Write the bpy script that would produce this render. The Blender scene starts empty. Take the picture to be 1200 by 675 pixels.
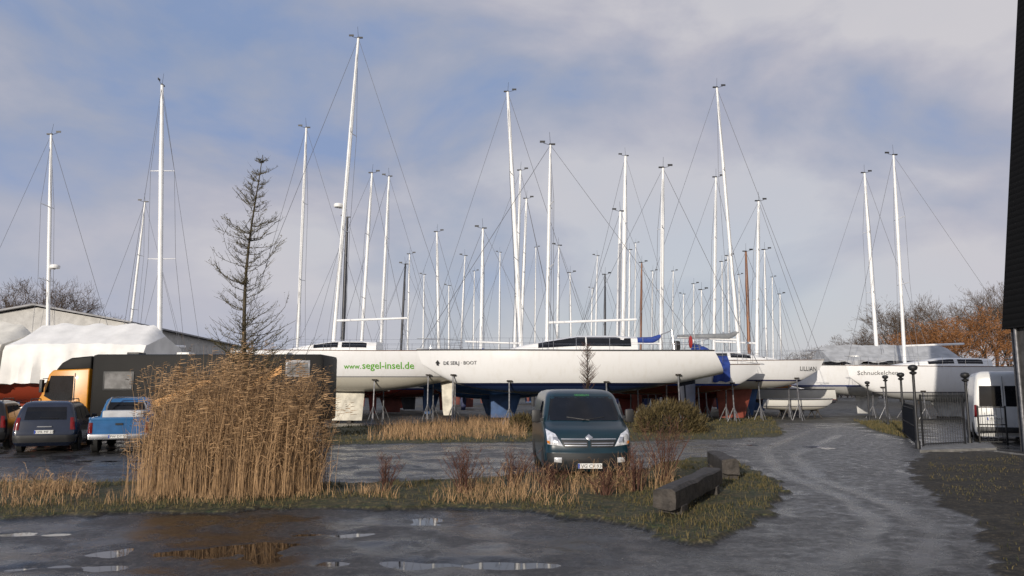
import bpy, bmesh, math, random
from mathutils import Vector, Matrix, noise
random.seed(7)
R=math.radians; PI=math.pi
sc=bpy.context.scene; COL=sc.collection
F=900.0; HC=1.95; HY=457.0
PITCH=math.atan((HY-337.5)/F); CPI,SPI=math.cos(PITCH),math.sin(PITCH)
def P(px,py,Y):
    x=(px-600)/F; v=(337.5-py)/F; t=Y/(CPI-v*SPI)
    return Vector((x*t,Y,HC+t*(SPI+v*CPI)))
def G(px,py):
    x=(px-600)/F; v=(337.5-py)/F; t=-HC/(SPI+v*CPI)
    return Vector((x*t,t*(CPI-v*SPI),0))
# ------------------------------------------------------------------ helpers
class MB:
    def __init__(s): s.v=[]; s.f=[]
    def add(s,v,f):
        o=len(s.v); s.v+= [tuple(p) for p in v]; s.f+=[tuple(i+o for i in q) for q in f]; return s
    def box(s,c,d,rz=0,bev=0,M=None):
        bm=bmesh.new(); bmesh.ops.create_cube(bm,size=1)
        for v in bm.verts: v.co=Vector((v.co.x*d[0],v.co.y*d[1],v.co.z*d[2]))
        if bev: bmesh.ops.bevel(bm,geom=bm.edges[:],offset=bev,segments=2,affect='EDGES',profile=.6)
        m=Matrix.Translation(Vector(c))@(M if M else Matrix.Rotation(rz,4,'Z'))
        bm.verts.index_update()
        s.add([m@v.co for v in bm.verts],[[v.index for v in f.verts] for f in bm.faces]); bm.free(); return s
    def tube(s,p0,p1,r0,r1=None,n=8,cap=True): return s.path([p0,p1],[r0,r0 if r1 is None else r1],n,cap)
    def path(s,pts,rad,n=6,cap=True):
        pts=[Vector(p) for p in pts]
        if not isinstance(rad,(list,tuple)): rad=[rad]*len(pts)
        rows=[]; ref=None
        for i,p in enumerate(pts):
            d=(pts[min(i+1,len(pts)-1)]-pts[max(i-1,0)]).normalized()
            if ref is None: ref=Vector((1,0,0)) if abs(d.x)<.8 else Vector((0,0,1))
            a=d.cross(ref).normalized(); b=d.cross(a).normalized()
            rows.append([p+(a*math.cos(2*PI*k/n)+b*math.sin(2*PI*k/n))*rad[i] for k in range(n)])
        return s.grid(rows,True,cap)
    def grid(s,rows,closed=False,cap=False):
        o=len(s.v); m=len(rows[0])
        for r in rows: s.v+=[tuple(p) for p in r]
        for i in range(len(rows)-1):
            for j in range(m if closed else m-1):
                k=(j+1)%m
                s.f.append((o+i*m+j,o+i*m+k,o+(i+1)*m+k,o+(i+1)*m+j))
        if cap:
            s.f.append(tuple(o+j for j in reversed(range(m)))); s.f.append(tuple(o+(len(rows)-1)*m+j for j in range(m)))
        return s
    def ribbon(s,p0,p1,w0,w1,side=None):
        p0=Vector(p0);p1=Vector(p1)
        if side is None:
            a=random.uniform(0,2*PI); side=Vector((math.cos(a),math.sin(a),random.uniform(-.3,.3)))
            side=(p1-p0).cross(side); 
            side=side.normalized() if side.length>1e-9 else Vector((1,0,0))
        return s.add([p0-side*w0/2,p0+side*w0/2,p1+side*w1/2,p1-side*w1/2],[(0,1,2,3)])
    def lathe(s,prof,c,axis='X',n=24):
        rows=[]
        for (r,h) in prof:
            row=[]
            for k in range(n):
                a=2*PI*k/n; q=(h,r*math.cos(a),r*math.sin(a)) if axis=='X' else (r*math.cos(a),r*math.sin(a),h)
                row.append(Vector(c)+Vector(q))
            rows.append(row)
        return s.grid(rows,True,True)
    def prism(s,poly,y0,y1):   # poly in x,z extruded along y
        n=len(poly); v=[(x,y0,z) for x,z in poly]+[(x,y1,z) for x,z in poly]
        f=[tuple(range(n)),tuple(reversed(range(n,2*n)))]+[(i,i+n,(i+1)%n+n,(i+1)%n) for i in range(n)]
        return s.add(v,f)
    def build(s,name,mat,parent=None,smooth=None,recalc=False,bev=0):
        me=bpy.data.meshes.new(name); me.from_pydata(s.v,[],s.f); me.update()
        if recalc:
            bm=bmesh.new(); bm.from_mesh(me); bmesh.ops.recalc_face_normals(bm,faces=bm.faces)
            if bev: bmesh.ops.bevel(bm,geom=bm.edges[:],offset=bev,segments=3,affect='EDGES',profile=.5)
            bm.to_mesh(me); bm.free()
        if smooth:
            me.polygons.foreach_set('use_smooth',[True]*len(me.polygons)); me.set_sharp_from_angle(angle=R(smooth))
        me.materials.append(mat)
        o=bpy.data.objects.new(name,me); COL.objects.link(o)
        if parent: o.parent=parent
        return o
def tag(o,label=None,cat=None,group=None,kind=None):
    if label: o['label']=label
    if cat: o['category']=cat
    if group: o['group']=group
    if kind: o['kind']=kind
    return o
def thing(name,label,cat,loc=(0,0,0),rz=0,group=None):
    o=bpy.data.objects.new(name,None); COL.objects.link(o); o.location=loc; o.rotation_euler=(0,0,rz); o.empty_display_size=.3
    return tag(o,label,cat,group)
def copytree(o,parent=None):
    c=o.copy(); COL.objects.link(c); c.parent=parent
    for ch in list(o.children): copytree(ch,c)
    return c
def textmesh(s,size,bold=0):
    cu=bpy.data.curves.new('t','FONT'); cu.body=s; cu.size=size; cu.resolution_u=2; cu.offset=bold
    o=bpy.data.objects.new('t',cu); COL.objects.link(o)
    dg=bpy.context.evaluated_depsgraph_get(); me=bpy.data.meshes.new_from_object(o.evaluated_get(dg))
    v=[tuple(p.co) for p in me.vertices]; f=[tuple(p.vertices) for p in me.polygons]
    bpy.data.objects.remove(o); bpy.data.curves.remove(cu); bpy.data.meshes.remove(me)
    return v,f
# ------------------------------------------------------------------ materials
def newmat(name):
    m=bpy.data.materials.new(name); m.use_nodes=True; nt=m.node_tree
    return m,nt,nt.nodes['Principled BSDF']
def L_(nt,a,b): nt.links.new(a,b)
MC={}
def nmat(name,col,rough=.5,metal=0,var=.15,scale=3,bump=0,bscale=30,coat=0,col2=None,island=False,stretch=None,spec=.5):
    if name in MC: return MC[name]
    m,nt,b=newmat(name); N=nt.nodes
    tc=N.new('ShaderNodeTexCoord'); no=N.new('ShaderNodeTexNoise'); no.inputs['Scale'].default_value=scale; no.inputs['Detail'].default_value=5
    src=tc.outputs['Object']
    if stretch:
        mp=N.new('ShaderNodeMapping'); mp.inputs['Scale'].default_value=stretch; L_(nt,src,mp.inputs['Vector']); src=mp.outputs['Vector']
    L_(nt,src,no.inputs['Vector'])
    cr=N.new('ShaderNodeValToRGB'); c1=[c*(1-var) for c in col]; c2=col2 or [min(1,c*(1+var)) for c in col]
    cr.color_ramp.elements[0].color=(*c1,1); cr.color_ramp.elements[1].color=(*c2,1)
    cr.color_ramp.elements[0].position=.35; cr.color_ramp.elements[1].position=.65
    if island:
        ge=N.new('ShaderNodeNewGeometry'); L_(nt,ge.outputs['Random Per Island'],cr.inputs['Fac'])
        cr.color_ramp.elements[0].position=0; cr.color_ramp.elements[1].position=1
    else: L_(nt,no.outputs['Fac'],cr.inputs['Fac'])
    L_(nt,cr.outputs['Color'],b.inputs['Base Color'])
    b.inputs['Roughness'].default_value=rough; b.inputs['Metallic'].default_value=metal; b.inputs['Coat Weight'].default_value=coat; b.inputs['Specular IOR Level'].default_value=spec
    if bump:
        n2=N.new('ShaderNodeTexNoise'); n2.inputs['Scale'].default_value=bscale; n2.inputs['Detail'].default_value=4; L_(nt,src,n2.inputs['Vector'])
        bp=N.new('ShaderNodeBump'); bp.inputs['Strength'].default_value=bump; bp.inputs['Distance'].default_value=.03
        L_(nt,n2.outputs['Fac'],bp.inputs['Height']); L_(nt,bp.outputs['Normal'],b.inputs['Normal'])
    MC[name]=m; return m
def hullmat(top,stripe,bottom,zw,sh):
    m,nt,b=newmat('hull_paint'); N=nt.nodes
    tc=N.new('ShaderNodeTexCoord'); sx=N.new('ShaderNodeSeparateXYZ'); L_(nt,tc.outputs['Object'],sx.inputs[0])
    mr=N.new('ShaderNodeMath'); mr.operation='DIVIDE'; mr.inputs[1].default_value=6; L_(nt,sx.outputs['Z'],mr.inputs[0])
    cr=N.new('ShaderNodeValToRGB'); cr.color_ramp.interpolation='CONSTANT'; e=cr.color_ramp.elements
    e[0].position=0; e[0].color=(*bottom,1); e[1].position=zw/6; e[1].color=(*stripe,1); q=e.new((zw+sh)/6); q.color=(*top,1)
    L_(nt,mr.outputs[0],cr.inputs['Fac'])
    mp=N.new('ShaderNodeMapping'); mp.inputs['Scale'].default_value=(4,4,.8); L_(nt,tc.outputs['Object'],mp.inputs[0])
    no=N.new('ShaderNodeTexNoise'); no.inputs['Scale'].default_value=1.2; no.inputs['Detail'].default_value=7; L_(nt,mp.outputs[0],no.inputs['Vector'])
    c2=N.new('ShaderNodeValToRGB'); c2.color_ramp.elements[0].position=.22; c2.color_ramp.elements[0].color=(.94,.93,.91,1); c2.color_ramp.elements[1].position=.5; c2.color_ramp.elements[1].color=(1,1,1,1)
    L_(nt,no.outputs['Fac'],c2.inputs['Fac'])
    mx=N.new('ShaderNodeMix'); mx.data_type='RGBA'; mx.blend_type='MULTIPLY'; mx.inputs['Factor'].default_value=1
    L_(nt,cr.outputs['Color'],mx.inputs['A']); L_(nt,c2.outputs['Color'],mx.inputs['B']); L_(nt,mx.outputs['Result'],b.inputs['Base Color'])
    b.inputs['Roughness'].default_value=.25
    return m
HW=(.84,.84,.84)
WHITE=nmat('gelcoat',(.82,.815,.80),.35,var=.04,scale=2)
DECK=nmat('deck',(.62,.61,.58),.6,var=.1,scale=4)
ALU=nmat('mast_alu',(.84,.84,.83),.4,metal=.0,var=.06,scale=2)
DARKMAST=nmat('mast_dark',(.03,.03,.035),.4)
WOOD=nmat('mast_wood',(.25,.1,.04),.4,var=.3,scale=5,stretch=(1,1,.1))
WIRE=nmat('wire',(.24,.24,.25),.4,metal=.6)
STEEL=nmat('stainless',(.6,.6,.6),.25,metal=.9)
GALV=nmat('galvanised',(.2,.2,.21),.5,metal=.5,var=.3,scale=8)
GLASS=nmat('dark_glass',(.009,.010,.013),.06,var=.2,spec=.35)
BLACK=nmat('black_plastic',(.018,.018,.019),.5,var=.2,scale=6)
RUBBER=nmat('rubber',(.015,.015,.015),.8,bump=.2)
BLUECAN=nmat('blue_canvas',(.02,.05,.24),.85,var=.25,scale=3,bump=.4,bscale=6)
GREYCAN=nmat('grey_canvas',(.22,.23,.24),.85,var=.2,scale=2,bump=.4,bscale=5)
PALECAN=nmat('pale_grey_canvas',(.40,.41,.42),.85,var=.15,scale=2,bump=.4,bscale=5)
TARP=nmat('white_tarp',(.80,.79,.76),.7,var=.08,scale=1.5,bump=.45,bscale=2.8)
TARP2=nmat('cream_tarp',(.72,.69,.61),.7,var=.12,scale=1.5,bump=.45,bscale=2.8)
ALUDARK=nmat('teak',(.12,.06,.035),.5)
TRIMD=nmat('dark_trim',(.03,.028,.03),.5)
PLATE=nmat('plate_white',(.75,.75,.72),.4,var=.05)
INK=nmat('ink',(.015,.015,.015),.5)
GREEN=nmat('green_ink',(.12,.40,.02),.5,var=.05)
LAMPG=nmat('lamp_glass',(.75,.76,.78),.08,metal=.35,var=.25,scale=14)
REDL=nmat('red_lens',(.16,.005,.005),.15,var=.2)
BARK=nmat('bark',(.05,.042,.035),.9,var=.3,scale=8,bump=.5)
TWIG=nmat('twig',(.095,.066,.045),.9,var=.4,island=True)
TWIGO=nmat('twig_orange',(.24,.105,.035),.9,var=.45,island=True)
LARCH=nmat('larch_twig',(.055,.045,.02),.9,var=.4,island=True,col2=(.13,.11,.05))
REDTW=nmat('red_twig',(.10,.045,.03),.9,var=.4,island=True)
REED=nmat('reed',(.22,.125,.058),.8,var=.55,island=True,col2=(.52,.325,.165))
GRASSM=nmat('grass_blade',(.028,.042,.01),.8,var=.3,island=True,col2=(.15,.11,.04))
OLIVE=nmat('olive_leaf',(.055,.042,.014),.8,var=.4,island=True,col2=(.15,.11,.04))
TIMBER=nmat('timber',(.045,.038,.032),.75,var=.5,scale=6,bump=.8,bscale=18,stretch=(1,1,1))
CONC=nmat('concrete',(.2,.195,.185),.8,var=.25,scale=5,bump=.3)
def quickm(name,c,rough=.35,coat=.0,**k): return nmat(name,c,rough,coat=coat,**k)
# ------------------------------------------------------------------ world, sun, camera
SUNAZ=(-.40,-.916); SUNEL=R(13)
w=bpy.data.worlds.new('World'); sc.world=w; w.use_nodes=True; nt=w.node_tree; N=nt.nodes
bg=N['Background']; out=N['World Output']
sky=N.new('ShaderNodeTexSky'); sky.sky_type='NISHITA'; sky.sun_disc=False; sky.sun_elevation=SUNEL; sky.sun_rotation=math.atan2(SUNAZ[0],SUNAZ[1]); sky.dust_density=1.0; sky.ozone_density=2.0
L_(nt,sky.outputs[0],bg.inputs[0]); bg.inputs[1].default_value=.12
tc=N.new('ShaderNodeTexCoord'); mp=N.new('ShaderNodeMapping'); mp.inputs['Scale'].default_value=(1,1,1.9); mp.inputs['Location'].default_value=(.35,.1,.2); L_(nt,tc.outputs['Generated'],mp.inputs[0])
n1=N.new('ShaderNodeTexNoise'); n1.inputs['Scale'].default_value=3.0; n1.inputs['Detail'].default_value=9; n1.inputs['Roughness'].default_value=.52; n1.inputs['Distortion'].default_value=.3; L_(nt,mp.outputs[0],n1.inputs['Vector'])
sx=N.new('ShaderNodeSeparateXYZ'); L_(nt,tc.outputs['Generated'],sx.inputs[0])
m1_=N.new('ShaderNodeMath'); m1_.operation='MULTIPLY_ADD'; m1_.inputs[1].default_value=.20; L_(nt,sx.outputs['X'],m1_.inputs[0]); L_(nt,n1.outputs['Fac'],m1_.inputs[2])
m2_=N.new('ShaderNodeMath'); m2_.operation='MULTIPLY_ADD'; m2_.inputs[1].default_value=-.10; L_(nt,sx.outputs['Z'],m2_.inputs[0]); L_(nt,m1_.outputs[0],m2_.inputs[2])
r1=N.new('ShaderNodeValToRGB'); e=r1.color_ramp.elements; e[0].position=.30; e[0].color=(.26,.34,.54,1); e[1].position=.60; e[1].color=(.60,.585,.62,1); q=e.new(.41); q.color=(.37,.40,.51,1); q=e.new(.50); q.color=(.47,.47,.545,1)
L_(nt,m2_.outputs[0],r1.inputs['Fac'])
r3=N.new('ShaderNodeValToRGB'); e=r3.color_ramp.elements; e[0].position=.0; e[0].color=(.7,.7,.7,1); e[1].position=.28; e[1].color=(0,0,0,1); L_(nt,sx.outputs['Z'],r3.inputs['Fac'])
mxg=N.new('ShaderNodeMix'); mxg.data_type='RGBA'; L_(nt,r3.outputs['Color'],mxg.inputs['Factor']); L_(nt,r1.outputs['Color'],mxg.inputs['A']); mxg.inputs['B'].default_value=(.55,.55,.61,1)
b2=N.new('ShaderNodeBackground'); L_(nt,mxg.outputs['Result'],b2.inputs[0]); b2.inputs[1].default_value=1
mp2=N.new('ShaderNodeMapping'); mp2.inputs['Scale'].default_value=(1,1,1.6); mp2.inputs['Location'].default_value=(3.1,1.7,.9); L_(nt,tc.outputs['Generated'],mp2.inputs[0])
n2=N.new('ShaderNodeTexNoise'); n2.inputs['Scale'].default_value=1.7; n2.inputs['Detail'].default_value=6; L_(nt,mp2.outputs[0],n2.inputs['Vector'])
r2=N.new('ShaderNodeValToRGB'); e=r2.color_ramp.elements; e[0].position=.38; e[0].color=(.78,.78,.78,1); e[1].position=.6; e[1].color=(1,1,1,1); L_(nt,n2.outputs['Fac'],r2.inputs['Fac'])
ms=N.new('ShaderNodeMixShader'); L_(nt,r2.outputs['Color'],ms.inputs[0]); L_(nt,bg.outputs[0],ms.inputs[1]); L_(nt,b2.outputs[0],ms.inputs[2]); L_(nt,ms.outputs[0],out.inputs[0])
sun=bpy.data.lights.new('sun','SUN'); sun.energy=3.4; sun.angle=R(.5); sun.color=(1,.91,.79)
so=bpy.data.objects.new('sun',sun); COL.objects.link(so)
sd=Vector((SUNAZ[0]*math.cos(SUNEL),SUNAZ[1]*math.cos(SUNEL),math.sin(SUNEL))).normalized(); so.rotation_euler=sd.to_track_quat('Z','Y').to_euler()
cam=bpy.data.cameras.new('camera'); co=bpy.data.objects.new('camera',cam); COL.objects.link(co); sc.camera=co
cam.sensor_width=36; cam.lens=27; cam.clip_end=6000; co.location=(0,0,HC); co.rotation_euler=(PI/2+PITCH,0,0)
sc.view_settings.view_transform='Standard'; sc.view_settings.look='None'; sc.view_settings.exposure=0
# ------------------------------------------------------------------ ground
def poly(pts): return [tuple(G(*p).xy) for p in pts]
VERGE=poly([(-60,566),(160,568),(380,568),(520,566),(640,556),(745,556),(800,540),(845,538),(880,550),(918,578),(885,618),(810,642),(730,618),(620,600),(400,598),(200,602),(-60,612)])
STRIP=poly([(372,503),(500,497),(700,495),(905,489),(920,512),(830,517),(640,519),(380,522)])
STRIP2=poly([(1000,494),(1070,497),(1066,516),(1028,507)])
RIGHT=poly([(1085,530),(1200,530),(1400,560),(1500,675),(1180,690),(1150,620),(1080,570),(1062,548)])
TRACK=poly([(560,700),(820,650),(925,605),(935,572),(880,545),(855,528),(925,505),(1000,500),(1030,512),(1085,530),(1050,552),(1120,590),(1150,640),(1180,700)])
RUTS=[poly([(955,503),(895,526),(912,552),(985,582),(1030,612),(1005,645),(930,690)]),poly([(985,510),(930,533),(958,560),(1045,592),(1092,622),(1085,655),(1050,700)]),poly([(560,630),(700,634),(800,652),(900,668),(960,700)]),poly([(300,608),(520,616),(690,645),(780,690)]),poly([(-40,618),(200,622),(430,640),(560,700)])]
def rut(x,y):
    d=9; wv=.14*noise.noise(Vector((x*.8,y*.8,4)))
    for pl in RUTS:
        for (ax,ay),(bx,by) in zip(pl,pl[1:]):
            if abs(y-(ay+by)/2)>abs(ay-by)/2+.6 and abs(x-(ax+bx)/2)>abs(ax-bx)/2+.6: continue
            vx,vy=bx-ax,by-ay; t=max(0,min(1,((x-ax)*vx+(y-ay)*vy)/(vx*vx+vy*vy))); d=min(d,math.hypot(x-ax-vx*t,y-ay-vy*t))
    wd=.26+wv
    return max(0,1-(d/wd)**2) if d<wd else 0
def inside(p,poly):
    x,y=p; c=False; j=len(poly)-1
    for i in range(len(poly)):
        xi,yi=poly[i]; xj,yj=poly[j]
        if (yi>y)!=(yj>y) and x<(xj-xi)*(y-yi)/(yj-yi)+xi: c=not c
        j=i
    return c
def nz(x,y,s,o=0): return noise.noise(Vector((x*s+o,y*s-o,o*1.7)))
def zone(x,y):
    if y>130 or y<2: return 'far'
    jx=x+.25*nz(x,y,1.3,3)+.12*nz(x,y,5,1); jy=y+(.25*nz(x,y,1.3,9)+.12*nz(x,y,5,4))*(1+y/30)
    for pl in (VERGE,STRIP,STRIP2):
        if inside((jx,jy),pl): return 'grass'
    if inside((jx,jy),RIGHT): return 'soil'
    if inside((jx,jy),TRACK): return 'track'
    if jy>46 or jx<-28: return 'far'
    if jy>G(600,572).y: return 'park'
    return 'road'
DIPS=[(G(240,645),2.0,.46,.056),(G(60,664),1.3,.22,.048),(G(505,609),.38,.38,.05),(G(460,660),1.4,.22,.05),(G(610,661),.75,.2,.047),(G(40,626),1.0,.27,.045),(G(965,524),.8,.8,.05),(G(885,521),.7,.6,.05),(G(300,548),2.4,.45,.048),(G(560,548),2.0,.4,.043),(G(120,540),1.6,.5,.045),(G(400,625),1.0,.25,.036)]
def height(x,y,zn,rt=0):
    if y>75 or y<2: return 0.0
    h=.014+.018*nz(x,y,.5,2)+.014*nz(x,y,2.3,5)+.009*nz(x,y,6,6)
    if zn=='grass': h+=.05+.03*nz(x,y,1.6,8)
    if zn=='soil': h+=.02+.01*nz(x,y,4,3)
    for c,rx,ry,d in DIPS:
        q=((x-c.x)/rx)**2+((y-c.y)/ry)**2
        if q<5: h-=d*math.exp(-q)*(1+1.2*nz(x,y,2.2,11))
    return h-.016*rt
xs=[-2500,-900,-300,-120,-70,-50,-42,-36,-31,-27,-24,-22,-20,-18.5,-17.2]; x=-16.2
while x<14.5: xs.append(x); x+=.09
xs+= [14.7,15,15.4,16,17,18,19.5,21,23,26,30,35,42,60,120,300,900,2500]
ys=[-400,-60,-20,-6,0,3,5]; y=6.5; st=.06
while y<62: ys.append(y); st=max(.06,(y-6)*.0085); y+=st
ys+=[64,70,80,100,130,180,300,700,1500,4000]
nx,ny=len(xs),len(ys); V=[]; Z=[]; RT=[]
for yy in ys:
    for xx in xs:
        zn=zone(xx,yy); rt=rut(xx,yy) if zn in('road','track') and yy<48 else 0
        V.append((xx,yy,height(xx,yy,zn,rt))); Z.append(zn); RT.append(rt)
FS={'ground':[], 'road':[], 'grass_verge':[]}
for j in range(ny-1):
    for i in range(nx-1):
        a=j*nx+i; q=(a,a+1,a+nx+1,a+nx); zn=Z[a]
        FS['grass_verge' if zn=='grass' else 'road' if zn in('road','track','park') else 'ground'].append(q)
gm,nt,b=newmat('wet_ground'); N=nt.nodes
at=N.new('ShaderNodeAttribute'); at.attribute_name='zone'; ss=N.new('ShaderNodeSeparateColor'); L_(nt,at.outputs['Color'],ss.inputs[0])
tc=N.new('ShaderNodeTexCoord')
def noi(scale,det=6,rough=.6):
    n=N.new('ShaderNodeTexNoise'); n.inputs['Scale'].default_value=scale; n.inputs['Detail'].default_value=det; n.inputs['Roughness'].default_value=rough; L_(nt,tc.outputs['Object'],n.inputs['Vector']); return n
def ramp(src,p0,c0,p1,c1):
    r=N.new('ShaderNodeValToRGB'); e=r.color_ramp.elements; e[0].position=p0; e[0].color=(*c0,1); e[1].position=p1; e[1].color=(*c1,1); L_(nt,src,r.inputs['Fac']); return r.outputs['Color']
def mixc(f,a,bb,bt='MIX'):
    m=N.new('ShaderNodeMix'); m.data_type='RGBA'; m.blend_type=bt
    if isinstance(f,float): m.inputs['Factor'].default_value=f
    else: L_(nt,f,m.inputs['Factor'])
    L_(nt,a,m.inputs['A']); L_(nt,bb,m.inputs['B']); return m.outputs['Result']
def rgb(c):
    n=N.new('ShaderNodeRGB'); n.outputs[0].default_value=(*c,1); return n.outputs[0]
big=noi(.9,9,.66); fine=noi(45,5,.75); med=noi(4.5,7,.65)
vo=N.new('ShaderNodeTexVoronoi'); vo.inputs['Scale'].default_value=22; L_(nt,tc.outputs['Object'],vo.inputs['Vector'])
road=ramp(big.outputs['Fac'],.42,(.010,.0095,.0088),.60,(.038,.035,.032))
trk=ramp(med.outputs['Fac'],.3,(.022,.021,.0195),.7,(.064,.061,.056))
gra=ramp(med.outputs['Fac'],.35,(.018,.028,.007),.62,(.07,.055,.022))
soi=ramp(med.outputs['Fac'],.36,(.011,.0095,.0065),.62,(.042,.034,.022))
c=mixc(ss.outputs['Green'],road,trk); c=mixc(ss.outputs['Blue'],c,soi); c=mixc(ss.outputs['Red'],c,gra)
c=mixc(at.outputs['Alpha'],c,rgb((.014,.0135,.013)))
sp=ramp(fine.outputs['Fac'],.32,(.35,.35,.35),.68,(1.7,1.7,1.7)); c=mixc(1.0,c,sp,'MULTIPLY')
peb=ramp(vo.outputs['Color'],.62,(1,1,1),.80,(2.4,2.3,2.2)); c=mixc(1.0,c,peb,'MULTIPLY'); L_(nt,c,b.inputs['Base Color'])
ro=ramp(big.outputs['Fac'],.44,(.11,.11,.11),.57,(.48,.48,.48))
rt_=ramp(med.outputs['Fac'],.38,(.24,.24,.24),.6,(.55,.55,.55)); ro=mixc(ss.outputs['Green'],ro,rt_)
ro=mixc(at.outputs['Alpha'],ro,rgb((.17,.17,.17)))
am=N.new('ShaderNodeMath'); am.operation='MAXIMUM'; L_(nt,ss.outputs['Red'],am.inputs[0]); L_(nt,ss.outputs['Blue'],am.inputs[1])
L_(nt,mixc(am.outputs[0],ro,rgb((.9,.9,.9))),b.inputs['Roughness'])
bst=ramp(big.outputs['Fac'],.45,(.18,.18,.18),.58,(.85,.85,.85)); bst=mixc(at.outputs['Alpha'],bst,rgb((.2,.2,.2)))
bp=N.new('ShaderNodeBump'); L_(nt,bst,bp.inputs['Strength']); bp.inputs['Distance'].default_value=.026; L_(nt,fine.outputs['Fac'],bp.inputs['Height'])
bst2=ramp(big.outputs['Fac'],.45,(.22,.22,.22),.6,(.65,.65,.65))
bp2=N.new('ShaderNodeBump'); L_(nt,bst2,bp2.inputs['Strength']); bp2.inputs['Distance'].default_value=.07; L_(nt,med.outputs['Fac'],bp2.inputs['Height']); L_(nt,bp.outputs['Normal'],bp2.inputs['Normal'])
L_(nt,bp2.outputs['Normal'],b.inputs['Normal'])
CZ={'grass':(1,0,0),'track':(0,1,0),'soil':(0,0,1),'far':(.25,0,.5),'park':(0,.25,0),'road':(0,.0,0)}
for nm,fs in FS.items():
    used=sorted({i for f in fs for i in f}); mpi={o:k for k,o in enumerate(used)}
    me=bpy.data.meshes.new(nm); me.from_pydata([V[i] for i in used],[],[tuple(mpi[i] for i in f) for f in fs]); me.update()
    ca=me.color_attributes.new('zone','FLOAT_COLOR','POINT'); ca.data.foreach_set('color',[k for i in used for k in (*CZ[Z[i]],RT[i]*.8)])
    me.polygons.foreach_set('use_smooth',[True]*len(me.polygons)); me.materials.append(gm)
    o=bpy.data.objects.new(nm,me); COL.objects.link(o); o['kind']='structure'
wm=nmat('puddle_water',(.014,.012,.010),.03,var=.1)
tag(MB().add([(-16,6,-.022),(14,6,-.022),(14,45,-.022),(-16,45,-.022)],[(0,1,2,3)]).build('water',wm),kind='structure')
a=[G(1078,531),G(1168,528),G(1160,521),G(1085,523)]
mb=MB(); mb.add([(p.x,p.y,.09) for p in a]+[(p.x,p.y,-.05) for p in a],[(0,1,2,3),(0,4,5,1),(1,5,6,2),(2,6,7,3),(3,7,4,0)])
tag(mb.build('pavement',CONC),kind='structure')
# ------------------------------------------------------------------ grass, reeds
def blades(name,label,n,pick,hr,wd,mat,lean=.3,cat='grass'):
    mb=MB()
    for _ in range(n):
        x,y=pick(); h=random.uniform(*hr); z0=height(x,y,'grass')-.02; a=random.uniform(0,2*PI); l=lean*h*random.random()
        p0=Vector((x,y,z0)); p1=p0+Vector((math.cos(a)*l*.4,math.sin(a)*l*.4,h*.6)); p2=p0+Vector((math.cos(a)*l*1.2,math.sin(a)*l*1.2,h))
        t=random.uniform(-.7,.7); s=Vector((math.cos(t),math.sin(t),0))
        mb.add([p0-s*wd/2,p0+s*wd/2,p1+s*wd*.4,p1-s*wd*.4,p2],[(0,1,2,3),(3,2,4)])
    return tag(mb.build(name,mat),label,cat,kind='stuff')
def pickpoly(pl,thr=.1,zn='grass'):
    x0=min(p[0] for p in pl);x1=max(p[0] for p in pl);y0=min(p[1] for p in pl);y1=max(p[1] for p in pl)
    def f():
        while True:
            p=(random.uniform(x0,x1),random.uniform(y0,y1))
            if inside(p,pl) and zone(*p)==zn and nz(p[0],p[1],.9,21)+.5*nz(p[0],p[1],2.7,5)>-thr+random.random()*.5-.25: return p
    return f
blades('grass','short winter grass on the near verge along the wet road',15000,pickpoly(VERGE),(.02,.12),.011,GRASSM,.7)
blades('dry_grass','straw coloured grass tufts on the near verge left and centre',1900,pickpoly(poly([(-60,574),(160,576),(380,578),(700,572),(745,575),(700,598),(400,594),(-60,600)]),-.15),(.08,.32),.008,REED,.8)
blades('grass','green grass strip in front of the laid up yachts',9000,pickpoly(STRIP),(.04,.16),.025,GRASSM,.6)
blades('dry_grass','straw coloured grass on the strip below the long white yacht',1900,pickpoly(poly([(440,506),(606,499),(620,517),(430,519)]),-.12),(.2,.8),.013,REED,.7)
blades('grass','grass patch beside the lamp posts right of the track',2500,pickpoly(STRIP2),(.06,.2),.025,GRASSM)
blades('grass','sparse low grass on the bare ground before the black barn',900,pickpoly(poly([(1085,540),(1190,535),(1260,600),(1220,672),(1180,672),(1150,620),(1090,575)]),-.12,'soil'),(.02,.07),.010,GRASSM,.8)
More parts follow.
